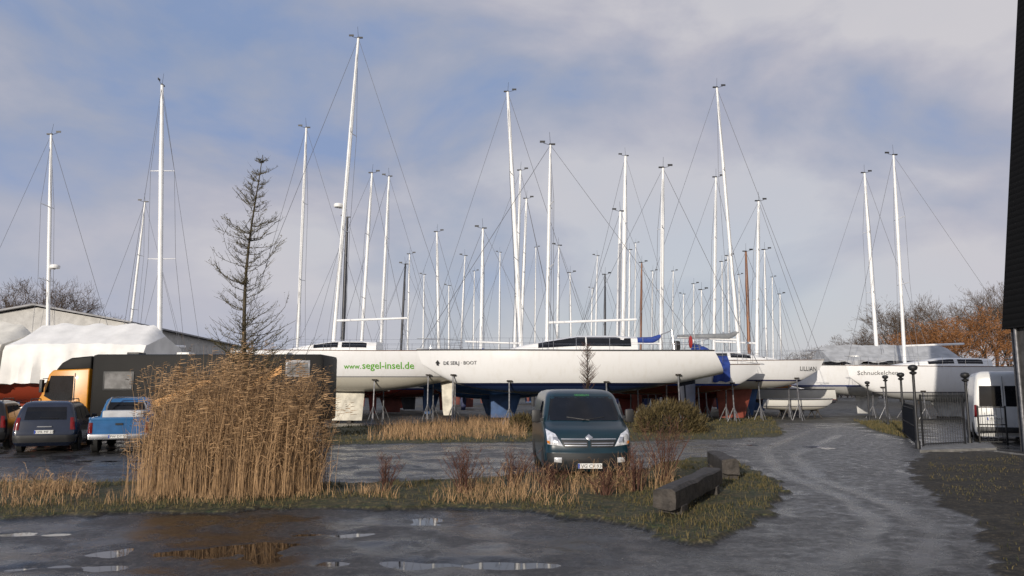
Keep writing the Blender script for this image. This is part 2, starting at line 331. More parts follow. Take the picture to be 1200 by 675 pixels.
def reeds(name,label,n,cx,cy,rx,ry,hmax,mat=REED,wd=.010,edge=.45,lo=.55,leafs=(1,1,2,3),bend=.28,pw=2.2,hpw=.6,clump=.16):
    mb=MB(); k_=0
    while k_<n:
        a=random.uniform(0,2*PI); r=math.sqrt(random.random())
        x=cx+rx*r*math.cos(a); y=cy+ry*r*math.sin(a)
        if clump>.2 and nz(x,y,2.1,77)<-.36+random.random()*.22: k_+=.15; continue
        k_+=1
        x+=.18*random.gauss(0,1)
        env=max(.3,1-edge*min(1.6,(abs(x-cx)/rx)**pw))
        h=hmax*env*(lo+(1.04-lo)*random.random()**hpw)*(1+clump*nz(x,y,1.6,31)+clump*.6*nz(x,y,5,13))
        ba=random.uniform(0,2*PI); bl=random.random()**2*bend*h
        d=Vector((math.cos(ba)*bl+.05*h,math.sin(ba)*bl,0)); p=[Vector((x,y,-.02))+d*(t**1.8)+Vector((0,0,h*t*(1-.04*t))) for t in (0,.35,.7,1)]
        th=random.uniform(-.8,.8); s=Vector((math.cos(th),math.sin(th),0)); ws=[wd,wd*.85,wd*.6,wd*.25]
        vs=[]; 
        for q,w_ in zip(p,ws): vs+=[q-s*w_/2,q+s*w_/2]
        mb.add(vs,[(0,1,3,2),(2,3,5,4),(4,5,7,6)])
        for _k in range(random.choice(leafs)):
            t=random.uniform(.2,.85); q=Vector((x,y,0))+d*(t**1.8)+Vector((0,0,h*t))
            aa=random.uniform(0,2*PI); ln=random.uniform(.15,.42)*min(1,h); up=random.uniform(.2,1.1)
            e=q+Vector((math.cos(aa)*ln*.4,math.sin(aa)*ln*.4,ln*up)); e2=e+Vector((math.cos(aa)*ln*.4,math.sin(aa)*ln*.4,ln*(up-.7)))
            mb.add([q-Vector((0,0,.006)),q+Vector((0,0,.006)),e+Vector((0,0,.006)),e-Vector((0,0,.004)),e2],[(0,1,2,3),(3,2,4)])
        if random.random()<.6 and h>1.1:
            tp=p[-1]
            for k in range(8):
                q=tp-Vector((0,0,.045*k*.8)); aa=random.uniform(0,2*PI); ln=.05+.013*k
                mb.ribbon(q,q+Vector((math.cos(aa)*ln+.03,math.sin(aa)*ln,.015)),.013,.004)
    return tag(mb.build(name,mat),label,'reeds',kind='stuff')
reeds('reeds','tall stand of dry straw coloured reeds around the bare larch',2350,-5.25,14.6,1.68,.95,2.62,edge=.32,bend=.28,wd=.008,lo=.38,leafs=(1,1,2,2),hpw=.7,clump=.24)
reeds('reeds','thin low reeds left of the tall reed stand',200,-8.6,14.2,1.1,.6,.55,edge=.3,lo=.3)
reeds('reeds','sparse dry weeds in front of the parked van',220,.7,14.8,1.8,.7,.7,edge=.35,wd=.008,lo=.3,leafs=(0,1,1),bend=.6)
reeds('reeds','sparse dry weeds right of the parked van',110,2.5,15.4,.7,.8,.8,edge=.3,wd=.008,lo=.3,leafs=(0,1,1),bend=.6)
# ------------------------------------------------------------------ shrubs, trees
def grow(mt,mc,p,d,l,r,lev,spread,upt,thr,wmin):
    nseg=3; pts=[p]; rr=[r]; q=p.copy(); dd=d.copy()
    for k in range(nseg):
        dd=(dd+Vector((random.gauss(0,.12),random.gauss(0,.12),random.gauss(0,.08)+upt*.1))).normalized()
        q=q+dd*l/nseg; pts.append(q.copy()); rr.append(r*(1-.35*(k+1)/nseg))
    if r>thr: mt.path(pts,rr,5,False)
    else:
        for k in range(nseg): mc.ribbon(pts[k],pts[k+1],max(wmin,rr[k]*2),max(wmin*.6,rr[k+1]*2))
    if lev<=0: return
    for k in range(random.choice((3,4)) if lev>1 else 5):
        t=random.choice((1,2,3,3)); a=random.uniform(0,2*PI); perp=dd.orthogonal().normalized(); perp.rotate(Matrix.Rotation(a,3,dd))
        an=R(random.uniform(.5,1)*spread); nd=(dd*math.cos(an)+perp*math.sin(an)).normalized()
        grow(mt,mc,pts[t],nd,l*random.uniform(.6,.82),rr[t]*.62,lev-1,spread,upt,thr,wmin)
def bare_tree(label,loc,H,mat,spread=48,lev=5,seed=1,sx=1,group=None,wmin=.042):
    random.seed(seed); t=thing('bare_tree',label,'tree',loc,random.uniform(0,6),group); mt=MB(); mc=MB()
    mt.tube((0,0,-.2),(0,0,H*.22),H*.022,H*.018,7); 
    for k in range(5):
        a=k*2*PI/5+random.uniform(-.4,.4); an=R(random.uniform(6,32)); 
        grow(mt,mc,Vector((0,0,H*random.uniform(.14,.22))),Vector((math.sin(an)*math.cos(a),math.sin(an)*math.sin(a),math.cos(an))),H*.31,H*.012,lev-1,spread,.8,.05,wmin)
    zm=max(v[2] for v in mc.v); k_=H/zm
    mt.v=[(v[0]*k_,v[1]*k_,v[2]*k_) for v in mt.v]; mc.v=[(v[0]*k_,v[1]*k_,v[2]*k_) for v in mc.v]
    mt.build('trunk',BARK,t,60); mc.build('crown',mat,t); t.scale=(sx,sx,1); return t
def place_copy(src,label,loc,sxy,sz,rz):
    c=copytree(src); c['label']=label; c.location=loc; c.scale=(sxy,sxy,sz); c.rotation_euler=(0,0,rz); return c
GT='bare trees beyond the boatyard'
def gx(px,Y): return (px-600)/F*Y*1.0
T1=bare_tree('bare tree above the shed roof at the left edge of the picture',(gx(12,115),115,0),19,TWIG,seed=3,group=GT,sx=1.0,lev=6)
T2=bare_tree('round bare tree just right of the first above the left shed',(gx(62,118),118,0),20,TWIG,seed=5,group=GT,sx=1.0,lev=6)
T3=bare_tree('pale bare tree behind the two right hand masts',(gx(1052,130),130,0),18,TWIG,seed=8,group=GT,sx=1.0,lev=6)
T4=bare_tree('rusty orange brown tree near the right edge',(gx(1135,105),105,0),13.5,TWIGO,seed=11,group=GT,sx=1.1,lev=6,wmin=.06)
place_copy(T1,'bare tree behind the mast of the yacht furthest left',(gx(88,120),120,0),.85,.8,2)
place_copy(T1,'tall dark bare tree at the right behind the black barn edge',(gx(1165,118),118,0),1.0,1.0,1)
place_copy(T2,'bare tree between the rusty tree and the barn',(gx(1185,125),125,0),1.0,1.0,4)
place_copy(T2,'bare tree left of the rusty orange tree',(gx(1092,130),130,0),1.0,.93,.7)
place_copy(T3,'small bare tree left of the pair of right hand masts',(gx(1012,140),140,0),1.0,.75,3)
place_copy(T3,'low bare tree beyond the yacht bow on the right',(gx(975,140),140,0),1.0,.55,5)
place_copy(T1,'low bare tree furthest left of the right hand group',(gx(950,150),150,0),1.0,.55,.4)
place_copy(T4,'smaller brown tree beside the rusty orange tree',(gx(1072,108),108,0),.8,.85,2.6)
place_copy(T2,'low bare tree behind the larch on the left',(gx(165,130),130,0),.9,.62,2.2)
random.seed(21)
mb=MB()
for k in range(9000):
    x=random.uniform(-170,190); y=random.uniform(170,200); h=(6+4*nz(x,0,.04,3)+2.5*nz(x,0,.15,7))*random.uniform(.4,1)
    z0=random.uniform(0,h*.6); mb.ribbon((x,y,z0),(x+random.gauss(0,.9),y,z0+h*.45),.35,.08,Vector((1,0,0)))
tag(mb.build('woodland',nmat('wood_far',(.095,.083,.078),.95,var=.4,island=True)),'distant grey brown woodland along the horizon','woodland',kind='stuff')
# young larch
random.seed(4)
lt=thing('larch_tree','bare young larch with sparse upswept twigs standing in the tall reeds','tree',(gx(286,15.3),15.3,0))
mt=MB(); mc=MB(); HT=6.75
def ax_(z): t=z/HT; return Vector((.05*math.sin(z*1.1)+.16*t**3,.03*math.cos(z*.8),z))
mt.path([ax_(HT*k/14) for k in range(15)],[.062*(1-k/14.6)+.004 for k in range(15)],7)
NB=118
for k in range(NB):
    z=1.9+(HT-2.0)*random.random()**1.25; f=min(1,max(0,1-(z-1.9)/(HT-1.9)))
    ln=(.12+1.50*f**.95)*random.choice((random.uniform(.25,.6),random.uniform(.6,1.05)))
    if z<2.6: ln*=.85
    a=random.uniform(0,2*PI); o=Vector((math.cos(a),math.sin(a),0)); p=ax_(z); pts=[p]; up=random.uniform(.25,.75)
    for s in range(1,7):
        t=s/6; pts.append(p+o*ln*t*(1-.08*t)+Vector((random.gauss(0,.025),random.gauss(0,.025),ln*(.02*t+up*t*t))))
    rb=.005+.006*f
    mt.path(pts,[rb*(1-.75*s/6) for s in range(7)],5,False)
    for s in range(1,7):
        for q in range(random.choice((1,2,3,3))):
            b0=pts[s-1].lerp(pts[s],random.random()); aa=a+random.choice((-1,1))*random.uniform(.3,1.2); l2=random.uniform(.10,.36)*(.5+f*.7)
            b1=b0+Vector((math.cos(aa)*l2*.85,math.sin(aa)*l2*.85,l2*random.uniform(.3,1.1))); mc.ribbon(b0,b1,.008,.004)
            for u in range(2):
                c0=b0.lerp(b1,random.random()); e=Vector((random.gauss(0,1),random.gauss(0,1),random.gauss(.6,1)))*.022; mc.ribbon(c0,c0+e,.010,.006)
        for u in range(2):
            c0=pts[s-1].lerp(pts[s],random.random()); e=Vector((random.gauss(0,1),random.gauss(0,1),random.gauss(.5,1)))*.02; mc.ribbon(c0,c0+e,.011,.007)
mt.build('trunk',nmat('larch_bark',(.065,.052,.032),.9,var=.3,scale=8),lt,60); mc.build('crown',LARCH,lt)
def twig_shrub(label,px,Y,h,wd,mat,n=26,group=None,name='twiggy_shrub'):
    t=thing(name,label,'shrub',(gx(px,Y),Y,0),0,group); m1=MB(); m2=MB()
    for k in range(n):
        a=random.uniform(0,2*PI); sp=random.random(); d=Vector((math.cos(a)*wd/2*sp,math.sin(a)*wd/2*sp,h*random.uniform(.6,1)))
        pts=[Vector((math.cos(a)*.06,math.sin(a)*.06,-.03)),d*.5+Vector((0,0,.03)),d]
        m1.path(pts,[.008,.006,.002],4,False)
        for q in range(8):
            t0=random.uniform(.3,1); b0=d*t0; aa=random.uniform(0,2*PI); l2=h*random.uniform(.1,.26); b1=b0+Vector((math.cos(aa)*l2*.6,math.sin(aa)*l2*.6,l2*.8)); m2.ribbon(b0,b1,.008,.004)
            for u in range(2):
                c0=b0.lerp(b1,random.random()); aa=random.uniform(0,2*PI); m2.ribbon(c0,c0+Vector((math.cos(aa)*.08,math.sin(aa)*.08,.08)),.006,.003)
    m1.build('stem',mat,t); m2.build('twig',mat,t); return t
for lb,px,Y,h,wd,n in (('small reddish bare shrub alone on the verge right of the reeds',455,14.9,.75,.8,16),
 ('reddish bare shrub at the left end of the weeds before the van',545,14.6,.9,1.1,26),
 ('reddish bare shrub close to the van on its left',600,15.4,.8,1.0,22),
 ('low reddish bare shrub before the left headlight of the van',645,14.6,.6,.9,20),
 ('low reddish bare shrub before the number plate of the van',705,14.3,.5,.9,18),
 ('reddish bare shrub before the right headlight of the van',742,14.8,.85,.9,22),
 ('tall bare twiggy shrub just right of the van',775,16.2,1.4,1.4,26),
 ('bare twiggy shrub right of the tall reed stand',372,15.2,.9,.9,20)): twig_shrub(lb,px,Y,h,wd,REDTW,n)
t=thing('sapling_tree','slender bare sapling with a reddish twig crown before the long white yacht','tree',(gx(688,33),33,0)); m1=MB(); m2=MB()
zt=P(688,405,33).z; m1.path([(0,0,0),(.02,0,zt*.5),(0,0,zt)],[.05,.035,.008],6)
for k in range(80):
    z=zt*random.uniform(.40,.98); f=math.sin(PI*min(1,max(0.03,(z/zt-.34)/.66)))**.7; a=random.uniform(0,2*PI); ln=.6*f*random.uniform(.5,1); p=Vector((0,0,z)); e=p+Vector((math.cos(a)*ln*.75,math.sin(a)*ln*.75,ln*.75)); m1.path([p,e],[.012,.004],4,False)
    for q in range(5):
        b0=p.lerp(e,random.uniform(.3,1)); aa=random.uniform(0,2*PI); l2=random.uniform(.1,.25); m2.ribbon(b0,b0+Vector((math.cos(aa)*l2,math.sin(aa)*l2,l2)),.013,.006)
m1.build('trunk',BARK,t); m2.build('crown',REDTW,t)
def dome_bush(label,px,Y,wd,h,mat,n):
    t=thing('round_bush',label,'bush',(gx(px,Y),Y,0)); m1=MB(); m2=MB()
    for k in range(16):
        a=random.uniform(0,2*PI); m1.path([(0,0,-.05),(math.cos(a)*wd*.25,math.sin(a)*wd*.25,h*.5),(math.cos(a)*wd*.4,math.sin(a)*wd*.4,h*.8)],[.03,.02,.006],4,False)
    for k in range(n):
        a=random.uniform(0,2*PI); ph=math.asin(random.uniform(0,1)); r=random.uniform(.5,1.0)**.5
        d=Vector((math.cos(a)*math.cos(ph),math.sin(a)*math.cos(ph),math.sin(ph)))
        bump=1+.24*noise.noise(d*2.6+Vector((px,0,0)))+.16*noise.noise(d*6)
        sq=max(abs(d.x),abs(d.y),abs(d.z))**-.35
        c0=Vector((d.x*wd/2,d.y*wd/2,d.z*h*.82+.05))*r*bump*sq
        e=Vector((d.x*.4+random.gauss(0,.5),d.y+random.gauss(0,.5),abs(d.z)+random.gauss(.5,.4))).normalized()*random.uniform(.06,.28)
        m2.ribbon(c0,c0+e,random.uniform(.02,.045),.012)
    m1.build('stem',BARK,t); m2.build('crown',mat,t)
dome_bush('wide olive brown bush before the stern half of the long white yacht',783,35.5,3.1,1.6,OLIVE,7500)
dome_bush('low brown bush under the long yacht left of the van',612,36,1.2,.9,OLIVE,1500)
# ------------------------------------------------------------------ yachts
GY='sailing yachts laid up ashore'
class Hull:
    def __init__(s,L,B,zb,D,rise=.32,tr=.35,rake=.12): s.L,s.B,s.zb,s.D,s.rise,s.tr,s.rake=L,B,zb,D,rise,tr,rake
    def b(s,t):
        return s.B/2*((1-.24*((.4-t)/.4)**2) if t<.4 else max(.012,1-((t-.4)/.6)**2.3))
    def zk(s,t):
        return s.zb+s.D*(s.rise*((.45-t)/.45)**2 if t<.45 else .22*((t-.45)/.55)**2+.50*((t-.45)/.55)**5.5)
    def zs(s,t): return s.zb+s.D*(1+.14*max(0,t-.3)**1.6-.03*t)
    def x(s,t,z):
        return (t-.5)*s.L - s.tr*(s.zs(0)-z)*max(0,1-t*5)**2 + s.rake*(z-s.zs(1))*t**8
    def side(s,x,z,off=0):
        t=x/s.L+.5; zs,zk=s.zs(t),s.zk(t); q=min(1,max(0,(zs-z)/(zs-zk))); th=math.asin(q**(1/1.25)); return s.b(t)*math.cos(th)**.62+off
    def rings(s,ns=28,m=12):
        rows=[]
        for i in range(ns):
            t=i/(ns-1); t=t if t<.6 else .6+.4*(1-(1-(t-.6)/.4)**1.5); zs,zk,b=s.zs(t),s.zk(t),s.b(t); half=[]
            for k in range(m+1):
                th=PI/2*k/m; z=zs-(zs-zk)*math.sin(th)**1.25; y=b*max(0,math.cos(th))**.62 if k<m else 0
                half.append((y,z))
            rows.append([Vector((s.x(t,z),y,z)) for y,z in half]+[Vector((s.x(t,z),-y,z)) for y,z in reversed(half[:-1])])
        return rows
def fin(mb,x0,x1,xb0,xb1,zt,zbm,th):
    rows=[]
    for u in range(5):
        f=u/4; a=x0+(xb0-x0)*f; c=x1+(xb1-x1)*f; z=zt+(zbm-zt)*f; row=[]
        for k in range(16):
            an=2*PI*k/16; xx=(math.cos(an)+1)/2; row.append(Vector((a+(c-a)*xx,th/2*math.sin(an)*(1-.35*(1-xx))*(1-.25*f),z)))
        rows.append(row)
    mb.grid(rows,True,True)
def make_yacht(label,tx,ty,bx,by,Y,L,bow,r=.09,mast=ALU,B=None,zb=1.3,D=1.75,top=HW,stripe=(.02,.04,.16),bottom=(.02,.03,.10),zw=None,sh=.1,
               keelcol=None,detail=0,boom=True,cover=None,hood=None,radar=0,cab=(.36,.74),cabh=.45,win=True,xm=.08,nospread=False,rise=.32,tr=.35,cat='sailing yacht',rake=.12,furl=False,bh=.95,kx=0):
    B=B or L*.3; yaw={'R':0,'L':PI,'N':-PI/2,'F':PI/2}[bow]
    h=Hull(L,B,zb,D,rise,tr,rake); tm=.5+xm
    Pt=P(tx,ty,Y); Pb=P(bx,by,Y); zd=h.zs(tm)+cabh*.8
    k=(zd-Pb.z)/(Pt.z-Pb.z); M=Pb+(Pt-Pb)*k; Rm=Matrix.Rotation(yaw,3,'Z')
    org=Vector((M.x,M.y,0))-Rm@Vector((xm*L,0,0)); root=thing('sailing_yacht',label,cat,org,yaw,GY)
    loc=lambda p:Rm.inverted()@(Vector(p)-org)
    top_=loc(Pt); base=loc(M)
    zw=zw if zw else zb+D*.38
    rows=h.rings(); mb=MB(); mb.grid(rows); mb.f.append(tuple(range(len(rows[0]))))
    mb.build('hull',hullmat(top,stripe,bottom,zw,sh),root,35,True)
    mb=MB(); dr=[]
    for rr in rows:
        a,c=rr[0],rr[-1]; dr.append([a.lerp(c,u/6)+Vector((0,0,.10*B/4*(1-(2*u/6-1)**2)-.01)) for u in range(7)])
    mb.grid(dr); mb.build('deck',DECK,root,40,True)
    mb=MB(); mb.path([r_[0]+Vector((0,0,.015)) for r_ in rows]+[r_[-1]+Vector((0,0,.015)) for r_ in reversed(rows)],.045 if detail>1 else .028,5); mb.build('toe_rail',TRIMD if detail>1 else ALUDARK if detail else GALV,root,50)
    kc=nmat('keel_%02d%02d%02d'%tuple(int(c*99) for c in (keelcol or bottom)),keelcol or bottom,.6,var=.25,scale=2)
    mb=MB(); zt=h.zk(.5+kx)+.12; fin(mb,(-.10+kx)*L,(.08+kx)*L,(-.09+kx)*L,(.035+kx)*L,zt,.16,.3); mb.build('keel',kc,root,50,True)
    mb=MB(); fin(mb,-.46*L,-.40*L,-.455*L,-.415*L,h.zk(.07)+.15,h.zb*.25,.14); mb.build('rudder',kc,root,50,True)
    def zdk(t): return h.zs(t)+.06
    t0,t1=cab; n=16; rws=[]
    def sec(t):
        u=(t-t0)/(t1-t0); hh=cabh*min(1,((1-u)/.55))**.8 if u<1 else 0.01; hh=max(.02,hh)*(1 if u>.12 else .93); w_=h.b(t)*.68*(1 if u<.5 else 1-.45*(u-.5)**2); return hh,w_
    for i in range(n+1):
        t=t0+(t1-t0)*i/n; hh,w_=sec(t); x=(t-.5)*L; z=zdk(t)-.04
        pr=[(-w_,0),(-.95*w_,.5*hh),(-.86*w_,.86*hh),(-.6*w_,hh),(0,1.06*hh),(.6*w_,hh),(.86*w_,.86*hh),(.95*w_,.5*hh),(w_,0)]
        rws.append([Vector((x,yy,z+zz)) for yy,zz in pr])
    mb=MB(); mb.grid(rws); mb.f.append(tuple(range(9))); cb=mb.build('cabin',WHITE,root,40,True)
    if win:
        for sgn in (-1,1):
            for (ua,ub) in (((.1,.36),(.4,.66)) if detail<2 else ((.05,.38),(.39,.74))):
                mb=MB(); g=[]
                for i in range(7):
                    u=ua+(ub-ua)*i/6; t=t0+(t1-t0)*u; hh,w_=sec(t); x=(t-.5)*L; z=zdk(t)-.04
                    g.append([Vector((x,sgn*(w_*(1-.1*v if v<=.5 else .95-.25*(v-.5))+.012),z+hh*v)) for v in ((.34,.5,.66,.82) if detail<2 else (.3,.5,.7,.86))])
                mb.grid(g); mb.build('window',GLASS,cb,40)
    hgt=(top_-base).length; ax=(top_-base).normalized(); foot=base-ax*cabh
    mb=MB(); mb.path([foot,base.lerp(top_,.7),top_],[r,r*.95,r*.6],10); ms_=mb.build('mast',mast,root,50)
    nsp=0 if nospread else (2 if hgt>9.5 else 1); fr=[(.5,),(.36,.68)][nsp-1] if nsp else (); tips={-1:[],1:[]}
    for f in fr:
        c_=base.lerp(top_,f); ln=B*.26*(1.05-.35*f)
        for sgn in (-1,1):
            tip=c_+Vector((-.22*ln,sgn*ln,.06*ln)); tips[sgn].append(tip)
            MB().tube(c_,tip,.035,.022,5).build('spreader',mast,ms_)
    for sgn in (-1,1):
        cp=Vector((xm*L-.25,sgn*h.b(tm)*.93,h.zs(tm))); pts=[cp]+tips[sgn]+[base.lerp(top_,.97)]
        MB().path(pts,.012,4).build('shroud',WIRE,root)
        MB().tube(cp+Vector((.25,0,0)),base.lerp(top_,fr[0]-.02 if fr else .5),.009,n=4).build('lower_shroud',WIRE,root)
    bowp=Vector((h.x(1,h.zs(1))-.1,0,h.zs(1))); stp=Vector((-.49*L,0,h.zs(0)))
    if furl: MB().path([bowp,bowp.lerp(top_,.93),top_],[.07,.045,.02],6).build('furled_sail',WHITE,root,60)
    else: MB().tube(bowp,top_,.014,n=4).build('forestay',WIRE,root)
    MB().tube(stp,top_,.011,n=4).build('backstay',WIRE,root)
    mb=MB(); mb.tube(top_,top_+Vector((.05,.08,.75)),.012,.008,4); mb.tube(top_,top_+Vector((.4,0,.12)),.014,n=4); mb.box(top_+Vector((.45,0,.2)),(.3,.03,.12)); mb.box(top_+Vector((-.1,0,.05)),(.35,.1,.08))
    mb.build('wind_vane',BLACK,ms_)
    if radar:
        c_=base.lerp(top_,radar)+Vector((.38,0,0)); mb=MB(); mb.lathe([(.02,-.14),(.26,-.12),(.3,0),(.26,.1),(.03,.15)],c_,'Z',16); mb.build('radar_dome',WHITE,ms_,60); MB().box(c_+Vector((-.2,0,-.16)),(.4,.12,.05)).build('bracket',GALV,ms_)
    if boom:
        g=base+ax*bh; e=g+Vector((-L*.31,0,.02+.01*L))
        bo=MB().tube(g,e,.075,.07,8).build('boom',mast,root,50)
        if cover: 
            MB().path([g+Vector((.05,0,.5)),g.lerp(e,.15)+Vector((0,0,.2)),g.lerp(e,.5)+Vector((0,0,.14)),e+Vector((.1,0,.08))],[.12,.2,.17,.1],8).build('sail_cover',cover,bo,60)
    if hood:
        g=[]
        for i in range(6):
            u=i/5; t=t0-.005+.075*u; x=(t-.5)*L; hw=h.b(t)*.55; hh=cabh+.62*math.sqrt(max(0,1-u*.95)); z=zdk(t)-.04
            g.append([Vector((x,hw*math.cos(a),z+hh*max(0,math.sin(a))**.6)) for a in [PI*q/8 for q in range(9)]])
        MB().grid(g).build('spray_hood',hood,root,60)
    zr=.62; mb=MB(); U=Vector((0,0,zr))
    def rp(t,sgn): return Vector(((t-.5)*L,sgn*(h.b(t)-.07),h.zs(t)+.03))
    bp_=Vector((h.x(1,h.zs(1))-.05,0,h.zs(1)+.03))
    mb.path([rp(.9,-1),rp(.9,-1)+U,rp(.96,-1)+U,bp_+U+Vector((.05,-.08,0)),bp_+U+Vector((.05,.08,0)),rp(.96,1)+U,rp(.9,1)+U,rp(.9,1)],.016,5)
    for sgn in (-1,1): mb.tube(rp(.96,sgn),rp(.96,sgn)+U,.014,n=5)
    mb.build('pulpit',STEEL,root,60); mb=MB()
    sp_=Vector((-.49*L,0,h.zs(0)+.03)); hb=h.b(0)*.8
    mb.path([rp(.13,-1),rp(.13,-1)+U,rp(.05,-1)+U,sp_+U+Vector((0,-hb,0)),sp_+U+Vector((0,hb,0)),rp(.05,1)+U,rp(.13,1)+U,rp(.13,1)],.016,5)
    mb.path([rp(.13,-1)+U*.5,rp(.05,-1)+U*.5,sp_+U*.5+Vector((0,-hb,0)),sp_+U*.5+Vector((0,hb,0)),rp(.05,1)+U*.5,rp(.13,1)+U*.5],.012,4)
    for sgn in (-1,1): mb.tube(rp(.05,sgn),rp(.05,sgn)+U,.014,n=5)
    mb.build('pushpit',STEEL,root,60)
    if detail:
        tt=[.13+.77*i/7 for i in range(8)]
        for sgn in (-1,1):
            mb=MB(); pp=[rp(t,sgn) for t in tt]
            for p in pp[1:-1]: mb.tube(p,p+U,.013,n=5)
            mb.path([p+U for p in pp],.006,4); mb.path([p+U*.5 for p in pp],.006,4)
            mb.build('guard_rail',STEEL,root)
    return root,h
def hull_text(root,h,s,size,xl,z0,mat,sgn,dirx,bold=0):
    v,f=textmesh(s,size,bold); vv=[]
    for (u,q,_z) in v:
        x=xl+dirx*u; z=z0+q; vv.append((x,sgn*h.side(x,z,.014),z))
    MB().add(vv,f).build('lettering',mat,root)
    return max(q[0] for q in v)
main,hm=make_yacht('long white yacht with dark blue underside directly behind the parked van',645,170,641,392,42.3,15.9,'L',r=.1,B=4.5,zb=1.70,D=2.30,stripe=(.007,.012,.045),bottom=(.016,.030,.085),zw=2.14,sh=.18,keelcol=(.012,.018,.04),detail=2,cab=(.25,.70),cabh=.86,xm=.05,boom=True,rise=.48,tr=.6,rake=.4)
NX=512
xl=main.location.x-P(NX+6,424,41).x
hull_text(main,hm,'DE SEILJ · BOOT',.26,xl,P(NX,427,41).z,INK,1,-1)
ex=xl+.32; ez=P(NX,425,41).z; ring=[]
for (rx,rz_) in ((.0,.17),(.12,.0),(.05,-.02),(.05,-.12),(-.05,-.12),(-.05,-.02),(-.12,.0)): ring.append((ex-rx,hm.side(ex-rx,ez+rz_,.014),ez+rz_))
MB().add(ring,[tuple(range(len(ring)))]).build('emblem',INK,main)
MB().tube((-.5*15.9+.9,1.2,hm.zs(.05)+.05),(-.5*15.9+.9,1.2,hm.zs(.05)+1.6),.02,n=6).build('flagstaff',STEEL,main)
mb=MB(); mb.lathe([(.16,-.05),(.30,-.04),(.34,0),(.30,.04),(.16,.05)],(-.5*15.9+1.3,2.0,hm.zs(.08)+.45),'X',20); mb.build('life_ring',nmat('life_red',(.45,.03,.02),.5),main,60)
MB().box((-.5*15.9+1.9,1.4,hm.zs(.1)+.3),(.35,.4,.5),bev=.12).build('stowed_bag',BLACK,main,50)
MB().path([(-5.9,1.6,hm.zs(.13)),(-5.8,1.5,hm.zs(.13)+1.1),(-5.8,-1.5,hm.zs(.13)+1.1),(-5.9,-1.6,hm.zs(.13))],.04,7).build('sheet_arch',STEEL,main,50)
A,hA=make_yacht('white yacht with green web address lettering left of the long yacht',420,45,391,400,46.2,14,'L',r=.13,B=4.1,zb=1.85,D=2.35,top=HW,stripe=(.3,.3,.3),bottom=(.56,.53,.45),zw=2.66,sh=.07,keelcol=(.70,.66,.56),detail=1,radar=.44,cab=(.36,.76),cabh=.62,xm=.06,bh=1.4,rise=.4,kx=.02)
xl=A.location.x-P(402,430,44.1).x; zt_=P(378,432,44.1).z
w0=hull_text(A,hA,'www.',.42,xl,zt_,GREEN,1,-1,.004)
hull_text(A,hA,'segel-insel.de',.56,xl-w0-.06,zt_,GREEN,1,-1,.007)
D_,hD=make_yacht('white yacht with straight mast just behind the stern of the long white yacht',777,197,775,395,46.9,12,'R',r=.13,B=3.4,zb=1.65,D=1.75,stripe=(.02,.05,.25),bottom=(.11,.022,.016),zw=2.2,sh=.1,detail=1,cabh=.5,xm=.0,rake=.5,kx=.1,cover=BLUECAN)
Bt,hB=make_yacht('white yacht with leaning tall mast and dark red keel right of the long yacht',840,103,866,412,50.6,13.2,'R',r=.12,B=3.6,zb=1.95,D=1.85,stripe=(.03,.03,.1),bottom=(.5,.48,.44),zw=2.5,sh=.08,keelcol=(.22,.05,.03),detail=1,cover=GREYCAN,hood=BLUECAN,cabh=.6,rake=.55,kx=.06)
xl=P(940,433,49.4).x-Bt.location.x
hull_text(Bt,hB,'LILLIAN',.38,xl,P(940,434,49.4).z,INK,-1,1)
g=[]; xa=P(838,430,45.2).x-D_.location.x; xb=P(860,430,45.2).x-D_.location.x
for i in range(9):
    x=xa+(xb-xa)*i/8; zt_=hD.zs(x/12+.5)
    g.append([Vector((x,.5,zt_+.5)),Vector((x,-.4,zt_+.55)),Vector((x,-hD.side(x,zt_,.05),zt_+.06))]+[Vector((x+.03*math.sin(i*2+k),-hD.side(x,zt_-.25*k,.05+.03*math.sin(i*1.7)),zt_-.25*k-.05*math.sin(i*1.3))) for k in range(1,5)])
MB().grid(g).build('side_cover',BLUECAN,D_,60)
C_,hC=make_yacht('white yacht with name lettered near its bow below the rightmost mast',1047,182,1060,420,53,13.4,'L',r=.12,B=3.7,zb=1.15,D=2.35,stripe=(.10,.10,.12),bottom=(.40,.40,.39),zw=1.75,sh=.06,detail=1,xm=.194,cabh=.6,cab=(.3,.78),rake=.3)
xl=C_.location.x-P(1013,438,51.6).x
hull_text(C_,hC,'Schnuckelchen',.40,xl,P(1013,439,51.6).z,INK,1,-1)
